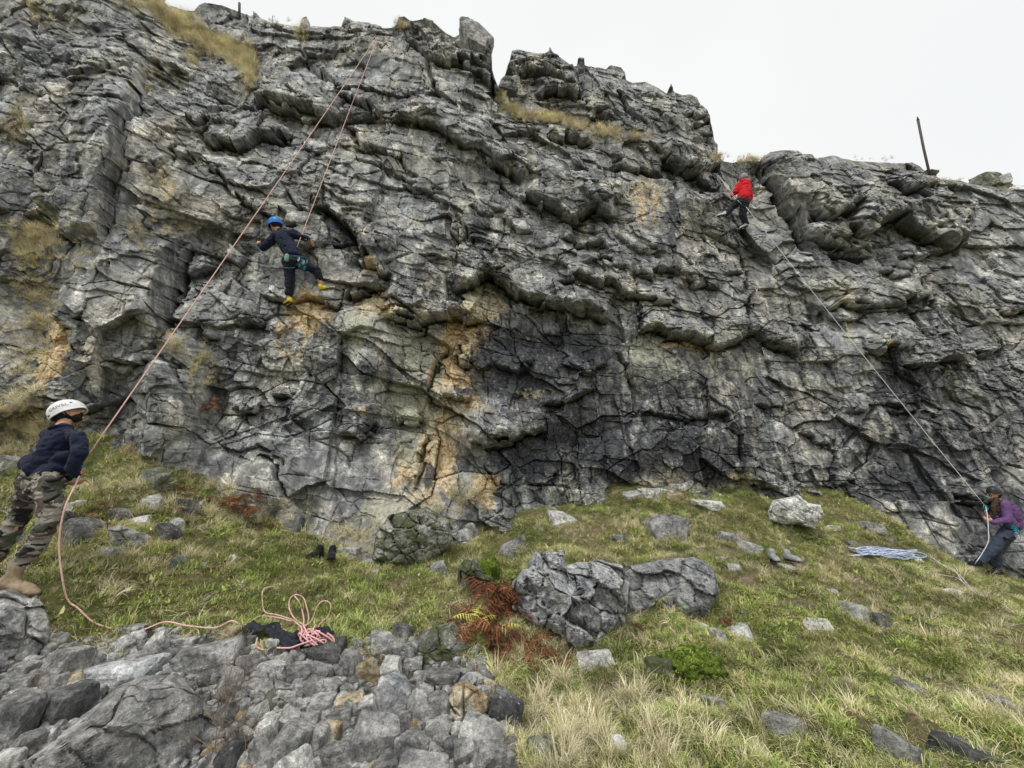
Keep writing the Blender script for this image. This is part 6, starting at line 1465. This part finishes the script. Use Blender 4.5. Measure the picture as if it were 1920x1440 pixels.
M_tarp = cloth('black_tarpaulin', (.018, .02, .028), .3, 10, .01, .6)
def sheet_on_ground(name, outline, up, label, cat, mat, seed, amp=.05):
    xs = [q[0] for q in outline]; ys = [q[1] for q in outline]; V = []; idx = {}; Fc = []
    nx, ny = 60, 30
    for j in range(ny + 1):
        for i in range(nx + 1):
            x = min(xs) + (max(xs) - min(xs)) * i / nx; y = min(ys) + (max(ys) - min(ys)) * j / ny
            if inside(np.array(x), np.array(y), outline):
                g = ground_at(x, y); w = float(fbm2(np.array(x / 34.), np.array(y / 15.), 3, seed, .4)); idx[(i, j)] = len(V); V.append(g + Vector((0, 0, up + amp * (1 - abs(w) * 1.8))))
    for (i, j) in idx:
        if (i + 1, j) in idx and (i, j + 1) in idx and (i + 1, j + 1) in idx: Fc.append((idx[(i, j)], idx[(i, j + 1)], idx[(i + 1, j + 1)], idx[(i + 1, j)]))
    org = V[0].copy(); me = mesh_np(name, [v - org for v in V], Fc, mat, True); o = link(name, me, None, org)
    m = o.modifiers.new('thickness', 'SOLIDIFY'); m.thickness = .006
    tag(o, label, cat); return o
sheet_on_ground('tarpaulin', [(450,1196),(470,1190),(500,1193),(520,1190),(535,1205),(560,1210),(588,1216),(570,1228),(545,1240),(520,1234),(505,1222),(490,1212),(470,1214),(452,1207)], .07, 'crumpled black tarpaulin under the heap of pink rope at the top of the scree', 'tarpaulin', M_tarp, 5)
sheet_on_ground('cloth_flap', [(585,1208),(600,1204),(622,1207),(626,1216),(600,1219),(586,1217)], .08, 'small black flap of cloth right of the heap of pink rope', 'cloth', M_tarp, 6)

top = cliff_at(1347, 330, .05)
wr = empty('climbing_rope', top); tag(wr, 'white climbing rope from the red climber down to the woman in purple', 'rope')
bel = W_.p(1848, 950, -.06)
strand(wr, smooth_path([top, R_.p(1362, 350, .05), R_.p(1373, 366, .05), R_.p(1390, 382, -.12)], 5), .006, M_wrope)
strand(wr, sag(cliff_at(1349, 330, .08), R_.p(1376, 366, -.02), .0, 8), .0045, M_wrope)
strand(wr, sag(R_.p(1399, 388, -.16), bel, .06, 30), .0062, M_wrope)
strand(wr, smooth_path([bel, W_.p(1851, 965, -.12), W_.p(1853, 990, -.2), W_.p(1853, 1015, -.25), W_.p(1840, 1040, -.24), W_.p(1829, 1056, -.22)] + on_ground([(1829, 1072), (1812, 1100), (1790, 1075), (1760, 1062), (1745, 1056)], .05), 6), .0055, M_wrope)
strand(wr, smooth_path(on_ground([(1725, 1080), (1750, 1084), (1780, 1088), (1800, 1094), (1830, 1120), (1850, 1128), (1880, 1140), (1905, 1160)], .06), 6), .0045, M_wrope)
strand(wr, smooth_path(on_ground([(1745, 1050), (1780, 1074), (1800, 1085), (1828, 1118)], .06), 6), .0045, M_wrope)
co = empty('rope_coil', ground_at(1670, 1048)); tag(co, 'loose pile of blue and white rope on bare earth of the right slope', 'rope')
pts = []
for i in range(190):
    t = i * .55; w_ = 62 * (.6 + .4 * math.sin(.17 * t))
    x = 1664 + w_ * math.cos(t) + 16 * math.sin(.61 * t); y = 1044 + 7.5 * math.sin(1.13 * t + 1) * (.7 + .3 * math.cos(.4 * t)) + (x - 1664) * .06
    pts.append(ground_at(x, y) + Vector((0, 0, .03 + .05 * (1 + math.sin(t * .77)) * .5)))
add_child('strand', tube(smooth_path(pts, 5), .0075, 6), M_brope, co)

# quickdraws hanging from bolts
def quickdraw(px, py, L, label):
    c = cliff_at(px, py, .03); r = empty('quickdraw', c); tag(r, label, 'quickdraw', 'quickdraws on the right wall')
    add_child('bolt', cap_geo(c + Vector((0, .04, .03)), c + Vector((0, -.01, .03)), .014, .014), M_alu, r)
    ring(r, c, (0, 1, 0), .022, .045, .006, M_alu, 'karabiner'); ring(r, c - UP * L, (0, 1, 0), .022, .045, .006, M_alu, 'karabiner')
    add_child('sling', tube([c - UP * .04, c - UP * L * .5, c - UP * (L - .04)], .009, 6), M_whshoe, r)
quickdraw(1418, 541, .17, 'upper quickdraw hanging on the wall below the red climber'); quickdraw(1431, 655, .2, 'lower quickdraw hanging halfway up the right wall'); quickdraw(1366, 440, .15, 'quickdraw left below the foot of the red climber'); quickdraw(1345, 328, .16, 'highest quickdraw holding the white rope beside the red climber')
# posts
M_wood = plain('weathered_wood', (.075, .065, .06), .85, 0, .4, 20, .01); M_rust_iron = plain('rusty_iron', (.09, .07, .065), .7, .3, .3, 30)
pb = Vector(at(1744, 340, 9.5)); ptp = Vector(at(1720, 219, 9.5)); 
post = empty('fence_post', pb); tag(post, 'tall leaning iron post standing alone on the skyline at the right', 'post')
add_child('shaft', tube([pb - UP * .3, pb.lerp(ptp, .5), ptp.lerp(pb, .06)], .032, 8), M_rust_iron, post); add_child('tip', tube([ptp.lerp(pb, .06), ptp], [.038, .012], 8), M_rust_iron, post)
add_child('bracket', tube([Vector(at(1742, 326, 9.45)), Vector(at(1731, 322, 9.4))], [.05, .03], 6), M_rust_iron, post)
for (x, y0, y1, rr, Y, lb) in ((449, 6, 22, .035, 7.8, 'short wooden stake on the skyline above the straw bank at the left'), (476, 22, 32, .015, 7.8, 'little thin twig stump right of the short wooden stake'), (511, 30, 46, .008, 7.8, 'thin dry stalk on the skyline left of the tiny square stone')):
    o = add_child('stake', tube([Vector(at(x, y1 + 8, Y)), Vector(at(x, y0, Y))], rr, 7), M_wood, empty('dummy')); d = o.parent; o.parent = None; bpy.data.objects.remove(d); tag(o, lb, 'stake')
# shoes left lying
def pair(cx, cy, mat, solem, label, cat, L=.27, up=.03):
    g = ground_at(cx, cy); r = empty('shoe_pair', g + Vector((0, 0, up))); tag(r, label, cat)
    for i, (dx, dy, a) in enumerate(((-.07, 0, .9), (.09, -.05, 1.5))):
        h = r.location + Vector((dx, dy, .0)); d = Vector((math.cos(a + 3.6), math.sin(a + 3.6), -.06)) * L
        shoe(r, h, h + d, UP, .10, mat, solem, 'shoe', .05)
pair(612, 1046, M_black, M_rubber, 'pair of black shoes in the turf at the foot of the cliff', 'shoes')
pair(1456, 1052, M_gshell, M_rubber, 'dark and pale sandals lying in the upper right slope', 'shoes', .22)
